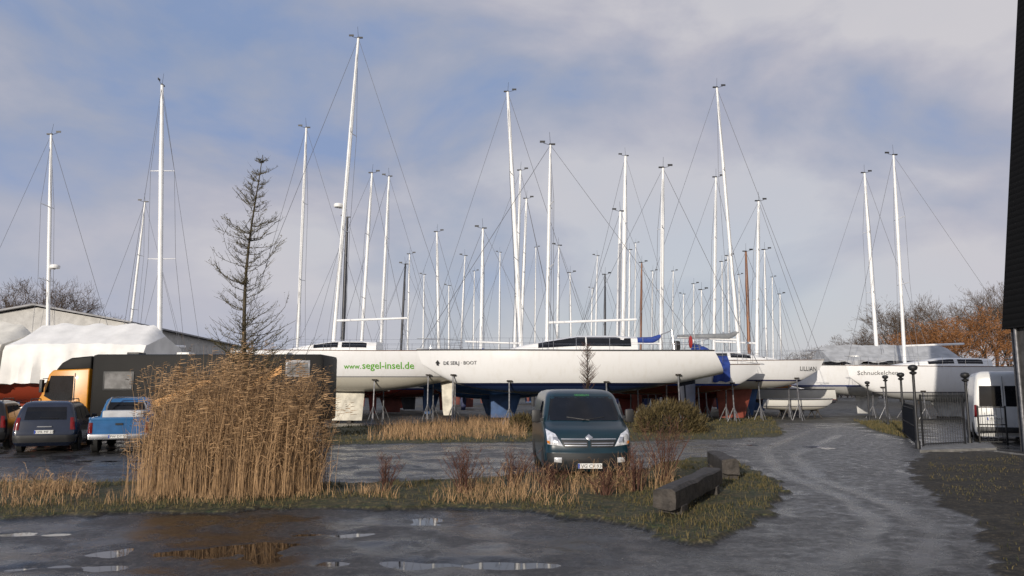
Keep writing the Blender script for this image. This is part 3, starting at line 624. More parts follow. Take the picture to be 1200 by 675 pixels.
SPECS=[
('yacht with the short plain mast at the far left of the yard',60,158,56,385,47,11,'R',dict(r=.12,radar=.42)),
('yacht with the thick mast just left of the bare larch',190,100,187,400,45.5,11.5,'N',dict(r=.15,zb=1.5,cover=None,furl=False)),
('small yacht with thin leaning mast between the two leftmost tall masts',170,237,153,385,62,9,'L',dict(r=.1,boom=False)),
('yacht whose mast rises just right of the bare larch top',359,150,349,395,54,10.5,'L',dict(r=.12)),
('yacht with the left one of two white masts right of the tallest mast',436,203,424,398,58.5,10,'R',dict(r=.13,cover=BLUECAN)),
('yacht with the right one of two white masts right of the tallest mast',456,207,447,395,63,10,'L',dict(r=.14)),
('yacht with the dark mast tight beside the tallest mast',407,255,402,390,67.5,8,'L',dict(r=.17,mast=DARKMAST,nospread=True,boom=False)),
('yacht with the short black mast right of the boom end',475,310,471,390,72,8.5,'L',dict(r=.12,mast=DARKMAST)),
('yacht with a thin pale mast beside the short black mast',480,298,478,390,77,8.5,'R',dict(r=.1)),
('yacht with the lone white mast above the bow of the long yacht',512,272,514,390,67.5,8,'R',dict(r=.14,boom=False)),
('yacht with a thin short mast left of the dark braced mast',545,300,541,385,82,8.5,'L',dict(r=.09)),
('yacht with the mast standing above the foredeck of the long yacht',566,268,564,390,55,9.5,'L',dict(r=.13,cover=BLUECAN)),
('yacht with the tall mast leaning left behind the long yacht',595,108,610,390,51,12,'R',dict(r=.16,cover=None,zb=1.6,D=2.1)),
('yacht whose mast stands in the shadow line of the left leaning mast',610,200,604,390,59,9.5,'R',dict(r=.14)),
('yacht with the shorter of the masts right beside the left leaning mast',617,233,611,390,63.5,9,'R',dict(r=.14,cover=GREYCAN)),
('yacht with a thin mast right of the long yacht own mast',655,288,653,388,68,8,'L',dict(r=.11)),
('yacht with a very short thin mast left of the sapling',668,320,669,390,77,7.5,'R',dict(r=.1)),
('yacht with the short dark mast right of the sapling',709,322,709,390,72.5,8,'R',dict(r=.11,mast=DARKMAST)),
('yacht with the left mast of the middle pair behind the long yacht cabin',727,248,724,395,55.5,9,'L',dict(r=.15,cover=BLUECAN)),
('yacht with the taller mast of the middle pair behind the long yacht cabin',733,183,730,395,64,10,'L',dict(r=.2)),
('yacht with a short thin mast right of the middle pair',738,293,737,390,82,8,'L',dict(r=.1)),
('yacht with the short brown mast right of the middle pair',752,308,751,390,77,7,'R',dict(r=.12,mast=WOOD,nospread=True)),
('yacht with the mast tight left of the leaning tall mast on the right',839,208,837,395,59,9,'R',dict(r=.13)),
('yacht with the brown wooden mast right of the leaning tall mast',874,295,878,412,64,9,'R',dict(r=.14,mast=WOOD,top=(.35,.16,.06),nospread=True)),
('yacht with the white mast right of the wooden mast',889,236,887,415,55.8,10,'R',dict(r=.14,zb=2.0,D=2.0,top=(.03,.07,.28))),
('yacht with the thin mast tight right of the white mast by the wooden one',896,293,898,400,68.5,8,'R',dict(r=.1)),
('yacht with the shortest thin mast standing alone far right of centre',914,345,915,405,86,8,'R',dict(r=.11)),
('yacht with a short thin mast between the leaning and the wooden masts',853,300,855,400,73,8,'R',dict(r=.1)),
('yacht with a low mast left of the leaning tall mast',822,340,823,400,69,8,'R',dict(r=.09)),
('yacht with the second low mast left of the leaning tall mast',813,333,813,400,88,8,'R',dict(r=.1)),
('yacht with the low mast directly behind the leaning tall mast',846,307,848,400,81,8,'R',dict(r=.1)),
('yacht with a low thin mast between the middle pair and the bush',765,318,764,395,92,8,'R',dict(r=.1)),
('yacht with a low thin mast left of the middle pair',700,300,698,392,95,8,'L',dict(r=.09)),
('yacht with a low mast above the bow of the long yacht',526,335,526,392,96,8,'L',dict(r=.1)),
('yacht with the left mast of the pair at the right under a grey cover',1013,203,1027,405,60,10.5,'R',dict(r=.15,zb=1.5,D=2.3,boom=False,top=HW,bottom=(.45,.45,.44),zw=2.2)),
('distant yacht with a faint mast left of the long yacht bow',497,322,496,392,101,8,'L',dict(r=.1)),
('distant yacht with a faint mast left of the mast over the foredeck',556,318,555,392,105,8,'R',dict(r=.1)),
('distant yacht with a faint mast left of the left leaning mast',586,296,585,392,109,8,'L',dict(r=.11)),
('distant yacht with a faint mast between the left leaning and the long yacht masts',628,290,627,392,113,8,'R',dict(r=.11)),
('distant yacht with a faint low mast just right of the sapling',694,338,693,392,117,8,'L',dict(r=.11)),
('distant yacht with a faint mast hugging the middle pair on its right',745,285,744,392,121,8,'R',dict(r=.11)),
('distant yacht with a faint mast right of the mast over the bush',789,318,788,395,101,8,'R',dict(r=.1)),
('distant yacht with a faint low mast further right of the bush mast',801,345,801,395,105,8,'L',dict(r=.1)),
('distant yacht with a faint mast left of the wooden mast',866,322,867,400,109,8,'R',dict(r=.11)),
('distant yacht with a faint mast right of the white mast by the wooden one',905,325,906,400,113,8,'R',dict(r=.11)),
]
for i,(lb,tx,ty,bx,by,Y,Ln,bw,kw) in enumerate(SPECS):
    random.seed(i); kw=dict(kw)
    if 'bottom' not in kw: kw['bottom']=random.choice([(.02,.03,.1),(.2,.03,.02),(.03,.03,.035),(.03,.08,.2),(.15,.04,.03)])
    if 'top' not in kw: kw['top']=random.choice([HW,HW,(.7,.68,.62),(.05,.08,.2)])
    make_yacht(lb,tx,ty,bx,by,Y,Ln,bw,**kw)
def jack_stand(label,x,y,ztop,lean):
    t=thing('boat_stand',label,'boat stand',(x,y,0),0,'steel stands propping the yachts'); MB().tube((0,0,.15),(0,lean,ztop-.12),.04,n=7).build('post',GALV,t,50)
    for k in range(3):
        a=k*2*PI/3+.5; MB().tube((0,lean*.35,ztop*.4),(math.cos(a)*.45,math.sin(a)*.45,.02),.028,n=6).build('leg',GALV,t,50)
    MB().box((0,lean,ztop-.05),(.28,.28,.08),bev=.02).build('pad',TIMBER,t)
def stands_for(root,h,lab,ts,kx=0):
    for i,t in enumerate(ts):
        x=(t-.5)*h.L
        yl=h.b(t)*.78; z=None
        for k in range(60):
            zz=h.zk(t)+(h.zs(t)-h.zk(t))*k/60
            if h.side(x,zz)>=yl: z=zz; break
        for sgn in (-1,1):
            p=root.matrix_basis@Vector((x,sgn*(yl+.25),0)); side='near' if p.y<root.location.y else 'far'
            jack_stand('steel stand, %s side of the %s, %s'%(side,lab,('at the bow','forward','aft','at the stern')[i]),p.x,p.y,z-.03,.25 if side=='near' else -.25)
    p=root.matrix_basis@Vector((kx*h.L,0,0)); o=thing('keel_block','timber block carrying the keel of the '+lab,'timber block',(p.x,p.y,0),root.rotation_euler.z,'timber blocks under keels')
    for k in range(2): MB().box((-.6+.9*k,0,.08),(.25,1.1,.18),bev=.015).build('beam',TIMBER,o)
bpy.context.view_layer.update()
stands_for(main,hm,'long white yacht',(.87,.68,.36,.12))
stands_for(A,hA,'yacht with green lettering',(.84,.66,.36,.14),.02)
stands_for(Bt,hB,'yacht with red keel',(.84,.64,.38,.14),.06)
stands_for(C_,hC,'yacht below the rightmost mast',(.84,.66,.36,.14))
stands_for(D_,hD,'yacht behind the long stern',(.84,.66,.36,.14),.1)
def tent(name,label,x0,x1,yc,hw,zr,ze,mat,sag=.15,seed=0,skirt=True):
    rows=[]; n=44
    for i in range(n+1):
        u=i/n; x=x0+(x1-x0)*u; row=[]; e_=max(0,(abs(u-.5)-.42)/.08)
        rg=zr-sag*(.5-.5*math.cos(u*PI*8))-(zr-ze)*.22*e_**1.2
        zsd=zr-(zr-ze)*(.42 if skirt else .95)
        for k in range(21):
            v=k/10-1; av=abs(v)
            if av<.65: f=av/.65; z=rg-(rg-zsd)*f; y=hw*f
            else: f=(av-.65)/.35; z=zsd+(ze-zsd)*f; y=hw*(1+.04*f)+(.10*math.sin(x*4.3+seed)+.07*math.sin(x*9.1+2*seed))*f
            y=math.copysign(y,v) if v else 0
            wv=.05*noise.noise(Vector((x*.9+seed,v*2.2,seed)))+.06*noise.noise(Vector((x*3.2,v*6,seed+3)))
            row.append(Vector((x,yc+y+wv,z+wv-(.5*abs(noise.noise(Vector((x*.6,seed,1)))) if av>.99 else 0))))
        rows.append(row)
    mb=MB(); mb.grid(rows); mb.f.append(tuple(range(21))); mb.f.append(tuple(reversed(range(n*21,n*21+21))))
    return tag(mb.build(name,mat,None,28),label,'tarpaulin')
tent('tarpaulin','grey ridge tarpaulin over the yacht at the right',P(972,410,58).x,P(1128,410,58).x,60,2.0,P(1040,402,58).z,P(1040,423,58).z,PALECAN,.06,5,False)
def plain_boat(name,label,cat,loc,yaw,L,B,zb,D,mat,cab=True,group=None):
    r=thing(name,label,cat,loc,yaw,group); h=Hull(L,B,zb,D,.2,.2,.35); rows=h.rings(); mb=MB(); mb.grid(rows); mb.f.append(tuple(range(len(rows[0])))); mb.build('hull',mat,r,35,True)
    mb=MB(); mb.grid([[a[0].lerp(a[-1],u/4)+Vector((0,0,.05-.06*abs(u/2-1))) for u in range(5)] for a in rows]); mb.build('deck',DECK,r,40,True)
    mb=MB(); mb.path([q[0] for q in rows]+[q[-1] for q in reversed(rows)],.04,5); mb.build('rubbing_strake',BLACK,r,50)
    if zb>.6:
        mb=MB(); fin(mb,-.2*L,.12*L,-.18*L,.08*L,zb+.2,.05,.3); mb.build('keel',mat,r,50,True)
    return r,h
plain_boat('covered_boat','red and teal boat hull under the white tarpaulins at the far left','boat',(P(60,430,37).x,37,0),PI,12,3.6,1.35,1.75,hullmat((.06,.22,.24),(.5,.5,.45),(.26,.045,.022),2.25,.12))
tent('tarpaulin','white tarpaulin draped over the boat left of the black truck',P(38,385,37).x,P(194,385,37).x,37,2.0,P(100,378,36.5).z,P(100,448,35).z,TARP,.10,2)
tent('tarpaulin','cream tarpaulin over the boat at the left picture edge',P(-95,380,37).x,P(36,380,37).x,37,2.15,P(20,376,36.5).z,P(20,450,35).z,TARP2,.12,9)
r,h=plain_boat('small_boat','small white open boat on trestles below the yacht with the dark red keel','boat',(P(940,470,53).x,53.5,0),0,4.6,1.7,.55,.75,hullmat((.72,.71,.67),(.05,.05,.07),(.5,.48,.43),.8,.05))
def trestle(label,x,y,z):
    t=thing('trestle',label,'trestle',(x,y,0),0,'trestles under the small boat'); MB().box((0,0,z-.05),(.1,1.3,.1)).build('beam',TIMBER,t)
    for sx in (-1,1):
        for sy in (-1,1): MB().tube((0,sy*.5,z-.08),(sx*.28,sy*.6,0),.035,n=5).build('leg',TIMBER,t)
trestle('timber trestle under the left half of the small white boat',r.location.x-1.1,53.5,.62); trestle('timber trestle under the right half of the small white boat',r.location.x+1.0,53.5,.62)
plain_boat('small_boat','white motorboat hull behind the small open boat right of the long yacht','boat',(P(925,455,58).x,58.5,0),PI,6.5,2.3,.7,1.3,hullmat((.72,.71,.67),(.2,.02,.02),(.1,.1,.12),1.2,.06))
# ------------------------------------------------------------------ vehicles
def lerpk(keys,z):
    if z<=keys[0][0]: return keys[0][1:]
    for a,b_ in zip(keys,keys[1:]):
        if z<=b_[0]:
            f=(z-a[0])/(b_[0]-a[0]); return tuple(a[i]+(b_[i]-a[i])*f for i in range(1,4))
    return keys[-1][1:]
class Shell:
    def __init__(s,keys,c=.12,r=.2,c2=.06,r2=.14): s.k,s.c,s.r,s.c2,s.r2=keys,c,r,c2,r2
    def front(s,x,z,off=0):
        yf,yr,w=lerpk(s.k,z); r=min(s.r,w*.6); a=abs(x)
        if a<=w-r: return yf+s.c*(x/w)**2-off
        q=min(r,a-(w-r)); return yf+s.c*((w-r)/w)**2+r-math.sqrt(max(0,r*r-q*q))-off
    def rear(s,x,z,off=0):
        yf,yr,w=lerpk(s.k,z); r=min(s.r2,w*.6); a=abs(x)
        if a<=w-r: return yr-s.c2*(x/w)**2+off
        q=min(r,a-(w-r)); return yr-s.c2*((w-r)/w)**2-r+math.sqrt(max(0,r*r-q*q))+off
    def ring(s,z):
        yf,yr,w=lerpk(s.k,z); r=min(s.r,w*.6)
        fx=[-w+ (r-r*math.cos(PI/2*k/6)) for k in range(7)]; fx+= [-(w-r)+2*(w-r)*k/8 for k in range(1,8)]; fx+=[-x for x in reversed(fx[:7])]
        pts=[Vector((x,s.front(x,z),z)) for x in fx]; r=min(s.r2,w*.6)
        fx=[-w+ (r-r*math.cos(PI/2*k/6)) for k in range(7)]; fx+= [-(w-r)+2*(w-r)*k/8 for k in range(1,8)]; fx+=[-x for x in reversed(fx[:7])]
        ym=[Vector((w,pts[-1].y+(s.rear(w,z)-pts[-1].y)*k/6,z)) for k in range(1,6)]
        pr=[Vector((x,s.rear(x,z),z)) for x in reversed(fx)]
        ym2=[Vector((-w,p.y,z)) for p in reversed(ym)]
        return pts+ym+pr+ym2
    def body(s,name,mat,parent,ang=38):
        zs=[]; 
        for a,b_ in zip(s.k,s.k[1:]): zs+= [a[0],(a[0]+b_[0])/2]
        zs.append(s.k[-1][0]); mb=MB(); mb.grid([s.ring(z) for z in zs],True,True); return mb.build(name,mat,parent,ang,True)
    def patch(s,where,q,name,mat,parent,off=.008,nu=10,nv=6,bulge=0):
        g=[]
        for i in range(nu+1):
            u=i/nu; row=[]
            for j in range(nv+1):
                v=j/nv
                a=(q[0][0]*(1-u)+q[1][0]*u)*(1-v)+(q[3][0]*(1-u)+q[2][0]*u)*v; z=(q[0][1]*(1-u)+q[1][1]*u)*(1-v)+(q[3][1]*(1-u)+q[2][1]*u)*v
                o=off+bulge*math.sin(PI*u)*math.sin(PI*v)
                if where=='front': row.append((a,s.front(a,z,o),z))
                elif where=='rear': row.append((a,s.rear(a,z,o),z))
                else:
                    w=lerpk(s.k,z)[2]; sg=1 if where=='right' else -1; row.append((sg*(w+o),a,z))
            g.append(row)
        return MB().grid(g).build(name,mat,parent,50)
def wheel(root,x,y,r,wd,sg,rimmat=STEEL):
    prof=[(r*.6,-wd/2),(r*.9,-wd/2),(r,-wd*.35),(r,wd*.35),(r*.9,wd/2),(r*.6,wd/2)]
    o=MB().lathe(prof,(x,y,r),'X',28).build('wheel',RUBBER,root,40)
    MB().lathe([(r*.6,wd*.3*sg),(r*.55,wd*.44*sg),(r*.3,wd*.40*sg),(r*.12,wd*.52*sg)],(x,y,r),'X',20).build('rim',rimmat,o,40)
    return o
def arch(root,x,y,r,sg):
    mb=MB(); n=20; pts=[(x,y+r*math.cos(PI*k/n),r*.78+r*math.sin(PI*k/n)) for k in range(n+1)]+[(x,y-r,.25),(x,y+r,.25)]
    mb.add(pts,[tuple(range(len(pts)))]); mb.build('wheel_arch',BLACK,root)
def plate(root,y,z,s,facing,wd=.52,x=0):
    p=MB().box((x,y,z),(wd,.02,.11),bev=.004).build('number_plate',PLATE,root)
    v,f=textmesh(s,.105); mx=max(q[0] for q in v); vv=[]
    for (a,b_,_) in v:
        a=(a-mx/2+.02)
        vv.append((x+a,y-.013,z-.037+b_) if facing=='front' else (x-a,y+.013,z-.037+b_))
    MB().add(vv,f).build('lettering',INK,p)
    bx=-wd/2+.02 if facing=='front' else wd/2-.02; MB().box((x+bx,y+(-.011 if facing=='front' else .011),z),(.036,.004,.1)).build('euro_band',nmat('euro_blue',(.01,.05,.35),.4),p)
PAINT=quickm('van_petrol',(.004,.023,.034),.3,.2,var=.15,scale=2)
van=thing('parked_van','dark petrol blue van parked facing the camera in the middle','van',(gx(689,16.9),16.85,0),R(2))
VK=[(.2,.14,4.7,.88),(.28,.04,4.76,.93),(.45,0,4.78,.95),(.60,.0,4.78,.955),(.66,.03,4.78,.955),(.80,.06,4.78,.955),(.98,.13,4.77,.955),(1.06,.22,4.77,.95),(1.13,.38,4.77,.945),(1.2,.60,4.76,.94),(1.25,.74,4.76,.93),(1.5,.98,4.74,.885),(1.78,1.26,4.7,.82),(1.86,1.38,4.68,.78),(1.92,1.55,4.62,.71),(1.955,1.8,4.5,.58),(1.97,2.1,4.3,.4)]
vs=Shell(VK,.16,.24,.05,.12); vs.body('body',PAINT,van)
vs.patch('front',[(-.84,1.265),(.84,1.265),(.72,1.80),(-.72,1.80)],'windscreen',GLASS,van,.006,16,8)
vs.patch('front',[(-.90,.30),(.90,.30),(.92,.60),(-.92,.60)],'bumper',nmat('van_bumper',(.010,.013,.016),.55,var=.15),van,.035,18,5,.01)
vs.patch('front',[(-.46,.36),(.46,.36),(.52,.50),(-.52,.50)],'lower_grille',BLACK,van,.055,10,3)
for sg in (-1,1):
    hl=vs.patch('front',[(sg*.56,.74),(sg*.89,.78),(sg*.915,1.10),(sg*.72,1.0)],'headlight',LAMPG,van,.012,8,8,.03)
    vs.patch('front',[(sg*.65,.82),(sg*.77,.82),(sg*.78,.94),(sg*.68,.94)],'lamp_reflector',STEEL,hl,.046,6,6,.01)
    vs.patch('front',[(sg*.84,.79),(sg*.892,.80),(sg*.905,.86),(sg*.85,.85)],'indicator',nmat('amber',(.6,.2,.02),.2),hl,.04,4,4)
    vs.patch('front',[(sg*.03,.72),(sg*.53,.72),(sg*.60,.87),(sg*.03,.87)],'grille',BLACK,van,.010,8,4)
    for kk in range(2): vs.patch('front',[(sg*.05,.75+.05*kk),(sg*(.52+.02*kk),.75+.05*kk),(sg*(.525+.02*kk),.766+.05*kk),(sg*.05,.766+.05*kk)],'grille_bar',STEEL,van,.016,6,1)
    vs.patch('front',[(sg*.60,.40),(sg*.76,.41),(sg*.76,.51),(sg*.60,.51)],'fog_lamp',LAMPG,van,.05,4,4,.012)
    m_=MB().box((sg*1.08,1.12,1.36),(.20,.13,.30),bev=.045).build('mirror',BLACK,van,50); MB().box((sg*.97,1.1,1.28),(.14,.06,.06)).build('mirror_arm',BLACK,m_)
    vs.patch('right' if sg>0 else 'left',[(1.45,1.2),(2.35,1.2),(2.3,1.68),(1.8,1.68)],'side_window',GLASS,van,.006,8,6)
    for yy in (.82,3.85): wheel(van,sg*.83,yy,.32,.22,sg); arch(van,sg*.958,yy,.39,sg)
    x0=-.1 if sg>0 else .15
    MB().path([(x0+sg*.05,vs.front(0,1.27,.02),1.275),(x0+sg*.55,vs.front(.6,1.33,.03),1.34)],.012,5).build('wiper',BLACK,van)
vs.patch('rear',[(-.7,1.2),(.7,1.2),(.62,1.7),(-.62,1.7)],'rear_window',GLASS,van,.006)
vs.patch('front',[(-.60,.885),(.60,.885),(.60,.905),(-.60,.905)],'bonnet_trim',STEEL,van,.014,12,1)
vs.patch('front',[(0,.86),(.085,.93),(0,1.0),(-.085,.93)],'emblem',STEEL,van,.022,6,6,.012)
plate(van,vs.front(0,.32,.075),.335,'VG CV 93','front')
v,f=textmesh('SEGELN',.10); mx=max(q[0] for q in v); MB().add([(a-mx/2,vs.front(0,1.81+b_*.6,.012),1.812+b_*.6) for a,b_,_ in v],f).build('lettering',nmat('van_sticker',(.08,.35,.08),.4),van)
def estate(label,loc,rz,paint,pl,scale=1):
    c=thing('parked_car',label,'car',loc,rz)
    K=[(.22,.25,4.3,.78),(.32,.1,4.42,.84),(.5,.04,4.45,.865),(.62,.04,4.45,.87),(.75,.1,4.42,.87),(.9,.35,4.4,.86),(.98,1.0,4.39,.85),(1.05,1.25,4.37,.83),(1.3,1.65,4.3,.76),(1.48,1.95,4.22,.69),(1.55,2.2,4.14,.62),(1.6,2.6,3.95,.5)]
    s=Shell(K,.2,.25,.05,.13); s.body('body',paint,c)
    s.patch('rear',[(.58,1.03),(-.58,1.03),(-.54,1.42),(.54,1.42)],'rear_window',GLASS,c,.006)
    s.patch('front',[(-.7,1.08),(.7,1.08),(.6,1.47),(-.6,1.47)],'windscreen',GLASS,c,.006)
    s.patch('rear',[(.84,.34),(-.84,.34),(-.86,.56),(.86,.56)],'bumper',BLACK,c,.04,14,4,.01)
    for sg in (-1,1):
        s.patch('rear',[(sg*.84,.72),(sg*.70,.72),(sg*.68,1.10),(sg*.78,1.10)],'tail_light',REDL,c,.012,5,6,.01)
        s.patch('front',[(sg*.5,.62),(sg*.83,.65),(sg*.83,.82),(sg*.55,.76)],'headlight',LAMPG,c,.012,5,6,.01)
        sd='right' if sg>0 else 'left'
        for q in ([(1.6,1.03),(2.35,1.03),(2.35,1.4),(2.02,1.4)],[(2.42,1.03),(3.2,1.03),(3.2,1.42),(2.42,1.42)],[(3.28,1.03),(4.05,1.03),(3.9,1.4),(3.28,1.42)]): s.patch(sd,q,'side_window',GLASS,c,.006,6,5)
        MB().box((sg*.93,1.5,1.08),(.16,.1,.13),bev=.03).build('mirror',BLACK,c,50)
        MB().path([(sg*.56,2.3,1.56),(sg*.56,2.4,1.66),(sg*.56,3.7,1.66),(sg*.56,3.8,1.54)],.016,6).build('roof_rail',BLACK,c,50)
        MB().box((sg*.885,2.9,.92),(.02,.2,.03)).build('door_handle',BLACK,c)
        for yy in (.8,3.6): wheel(c,sg*.77,yy,.31,.2,sg); arch(c,sg*.874,yy,.37,sg)
    plate(c,s.rear(0,.66,.03),.66,pl,'rear')
    MB().box((0,s.rear(0,.82,.02),.82),(.4,.02,.03)).build('trim_strip',STEEL,c)
    MB().path([(-.35,s.rear(-.3,1.06,.02),1.07),(.15,s.rear(.2,1.1,.02),1.1)],.01,4).build('wiper',BLACK,c)
    return c
def rear_at(px,Y,rz,L):
    rear=Matrix.Rotation(rz,3,'Z')@Vector((0,L,0)); return (gx(px,Y)-rear.x,Y-rear.y,0)
rz=PI+R(20)
estate('dark blue estate car parked tail first beside the blue pickup',rear_at(60,24.2,rz,4.45),rz,quickm('car_navy',(.014,.02,.04),.25,.4,var=.12),'OPR MF 27')
estate('black car cut by the left edge of the picture',rear_at(-20,25.4,rz,4.45),rz,quickm('car_black',(.006,.006,.007),.3,.3),'B KT 410')
pk=thing('pickup_truck','blue pickup with silver bumper beside the dark estate car','pickup',rear_at(146,24.2,PI+R(19),5.0),PI+R(19))
BL=quickm('pickup_blue',(.03,.125,.29),.25,.4,var=.12)
KB=[(.42,.2,4.85,.80),(.5,.06,4.93,.86),(.65,.03,4.95,.87),(.85,.06,4.95,.87),(.95,.25,4.95,.86),(1.02,.9,4.95,.85)]
s=Shell(KB,.2,.24,.02,.06); s.body('body',BL,pk)
KC=[(1.02,1.2,3.45,.83),(1.1,1.32,3.42,.81),(1.45,1.75,3.28,.72),(1.62,2.0,3.2,.67),(1.69,2.2,3.1,.58),(1.72,2.5,2.95,.45)]
s2=Shell(KC,.15,.18,.06,.12); s2.body('cab',BL,pk)
s2.patch('rear',[(.62,1.1),(-.62,1.1),(-.55,1.55),(.55,1.55)],'rear_window',GLASS,pk,.006)
s2.patch('front',[(-.68,1.1),(.68,1.1),(.58,1.58),(-.58,1.58)],'windscreen',GLASS,pk,.006)
for sg in (-1,1):
    sd='right' if sg>0 else 'left'
    for q in ([(1.75,1.1),(2.35,1.1),(2.35,1.55),(2.05,1.55)],[(2.43,1.1),(3.2,1.1),(3.1,1.55),(2.43,1.55)]): s2.patch(sd,q,'side_window',GLASS,pk,.006)
    MB().box((sg*.82,4.2,1.06),(.07,1.45,.10),bev=.02).build('bed_rail',BL,pk,50)
    s.patch('rear',[(sg*.86,.62),(sg*.74,.62),(sg*.74,.95),(sg*.85,.95)],'tail_light',REDL,pk,.012,4,4,.008)
    MB().box((sg*.95,1.7,1.16),(.18,.1,.15),bev=.03).build('mirror',STEEL,pk,50)
    for yy in (.9,3.95): wheel(pk,sg*.76,yy,.36,.24,sg); arch(pk,sg*.874,yy,.44,sg)
MB().path([(-.6,3.5,1.0),(-.58,3.52,1.4),(-.45,3.53,1.7),(.45,3.53,1.7),(.58,3.52,1.4),(.6,3.5,1.0)],.035,7).build('roll_bar',STEEL,pk,50)
MB().box((0,4.92,1.06),(1.56,.07,.10),bev=.02).build('tailgate_top',BL,pk,50)
MB().box((0,5.02,.52),(1.66,.14,.17),bev=.03).build('rear_bumper',STEEL,pk,50)
s.patch('rear',[(.62,.66),(-.62,.66),(-.62,.92),(.62,.92)],'tailgate_panel',quickm('pickup_blue2',(.027,.112,.27),.3,.4),pk,.012,6,4)
MB().box((0,4.98,.9),(.2,.03,.06)).build('tailgate_handle',BLACK,pk)
plate(pk,5.10,.53,'PW DT 55','rear')
MB().box((0,3.9,1.15),(1.2,.7,.3),bev=.06).build('toolbox',nmat('toolbox',(.5,.5,.5),.5),pk,50)
# black truck
tk=thing('converted_truck','long black box truck with yellow cab and yellow diagonal stripes behind the cars','truck',(gx(107,30),30,0))
BB=nmat('truck_body',(.0065,.006,.0055),.6,var=.25,scale=1.5,spec=.25); YE=quickm('truck_yellow',(.60,.25,.015),.35,.2,var=.12)
Lb=P(378,450,30).x-tk.location.x; zt=P(200,415,30).z
MB().box((Lb/2+.05,1.25,(.75+zt)/2),(Lb-.1,2.5,zt-.75),bev=.14).build('box_body',BB,tk,40)
cabp=[(-1.82,.55),(-1.92,.7),(-1.94,1.6),(-1.85,1.75),(-1.6,2.55),(-1.45,2.72),(-.02,2.78),(-.02,.55)]
cb=MB().prism(cabp,.08,2.42).build('cab',YE,tk,40,True,.05)
MB().prism([(-1.42,2.72),(-1.2,3.0),(-.85,3.2),(-.02,3.28),(-.02,2.74)],.2,2.3).build('roof_fairing',BB,tk,40,True,.06)
for yy in (.07,2.43):
    MB().prism([(-1.72,1.72),(-1.5,2.5),(-.62,2.5),(-.62,1.55),(-1.4,1.55)],yy-.008,yy+.008).build('cab_window',GLASS,cb,None,True)
    MB().prism([(-.58,.8),(-.58,2.6),(-.55,2.6),(-.55,.8)],yy-.006,yy+.006).build('door_seam',BLACK,cb,None,True)
    MB().box((-.75,yy-.01 if yy<1 else yy+.01,1.4),(.22,.03,.05)).build('door_handle',BLACK,cb)
MB().add([(-1.87,.25,1.78),(-1.87,2.25,1.78),(-1.65,2.2,2.5),(-1.65,.3,2.5)],[(0,1,2,3)]).build('windscreen',GLASS,cb)
m_=MB().box((-1.72,-.12,2.1),(.12,.16,.5),bev=.03).build('mirror',BLACK,tk,50); MB().path([(-1.6,.1,2.4),(-1.7,-.1,2.38)],.015,5).build('mirror_arm',BLACK,m_)
MB().box((-1.9,1.25,.6),(.25,2.4,.35),bev=.05).build('bumper',BLACK,tk,50)
def onside(name,pts,mat,par,yy=-.006):
    vv=[]
    for (px,py) in pts:
        q=P(px,py,30); vv.append((q.x-tk.location.x,yy,q.z))
    return MB().add(vv,[tuple(range(len(vv)))]).build(name,mat,par)
onside('stripe',[(160,478),(236,446),(252,446),(178,480)],YE,tk); onside('stripe',[(216,490),(330,428),(330,437),(236,490)],YE,tk)
for (a,b_,c_,d) in ((122,156,437,456),(336,362,424,440)):
    p0=P(a,d,30);p1=P(b_,c_,30); x0=p0.x-tk.location.x;x1=p1.x-tk.location.x
    fr=MB().box(((x0+x1)/2,-.004,(p0.z+p1.z)/2),(x1-x0+.12,.05,p1.z-p0.z+.12),bev=.02).build('window_frame',GALV if a>200 else BLACK,tk,50)
    MB().box(((x0+x1)/2,-.032,(p0.z+p1.z)/2),(x1-x0-.04,.012,p1.z-p0.z-.04)).build('pane',nmat('blind_glass',(.16,.16,.16),.12,var=.3),fr)
for k in range(4): MB().box((1.2+2*k,1.25,zt+.06),(.5,.6,.12),bev=.03).build('roof_vent',PLATE if k%2 else BLACK,tk,50)
for xx in (-1.1,5.6,6.9):
    for yy,sg in ((.25,-1),(2.25,1)):
        o=MB().lathe([(.3,-.14),(.47,-.14),(.52,-.09),(.52,.09),(.47,.14),(.3,.14)],(0,0,0),'X',26).build('wheel',RUBBER,tk,40); o.location=(xx,yy,.52); o.rotation_euler=(0,0,PI/2)
        MB().lathe([(.3,.10),(.26,.05),(.12,.07),(.1,.12)],(0,0,0),'X',18).build('rim',GALV,o,40)
MB().box((Lb/2,1.25,.62),(Lb-.6,.9,.22)).build('chassis',BLACK,tk); MB().box((2.7,.2,.62),(3.4,.08,.4)).build('side_skirt',BB,tk)
WV=quickm('van_white',(.7,.7,.68),.3,.3,var=.06)
vz=PI-R(27)
wv=thing('delivery_van','tall white delivery van half hidden behind the black barn','van',(0,0,0),vz); rr=Matrix.Rotation(vz,3,'Z')@Vector((0,5.6,0)); wv.location=(P(1177,480,28.5).x-rr.x,28.5-rr.y,0)
KW=[(.25,.2,5.5,.88),(.4,.05,5.58,.95),(.6,0,5.6,.97),(.9,.1,5.6,.975),(1.1,.45,5.6,.97),(1.3,.9,5.59,.965),(1.9,1.35,5.57,.92),(2.3,1.75,5.54,.87),(2.5,2.0,5.5,.82),(2.6,2.3,5.42,.74),(2.64,2.7,5.3,.6)]
s=Shell(KW,.15,.2,.04,.1); s.body('body',WV,wv)
s.patch('front',[(-.8,1.35),(.8,1.35),(.72,2.1),(-.72,2.1)],'windscreen',GLASS,wv)
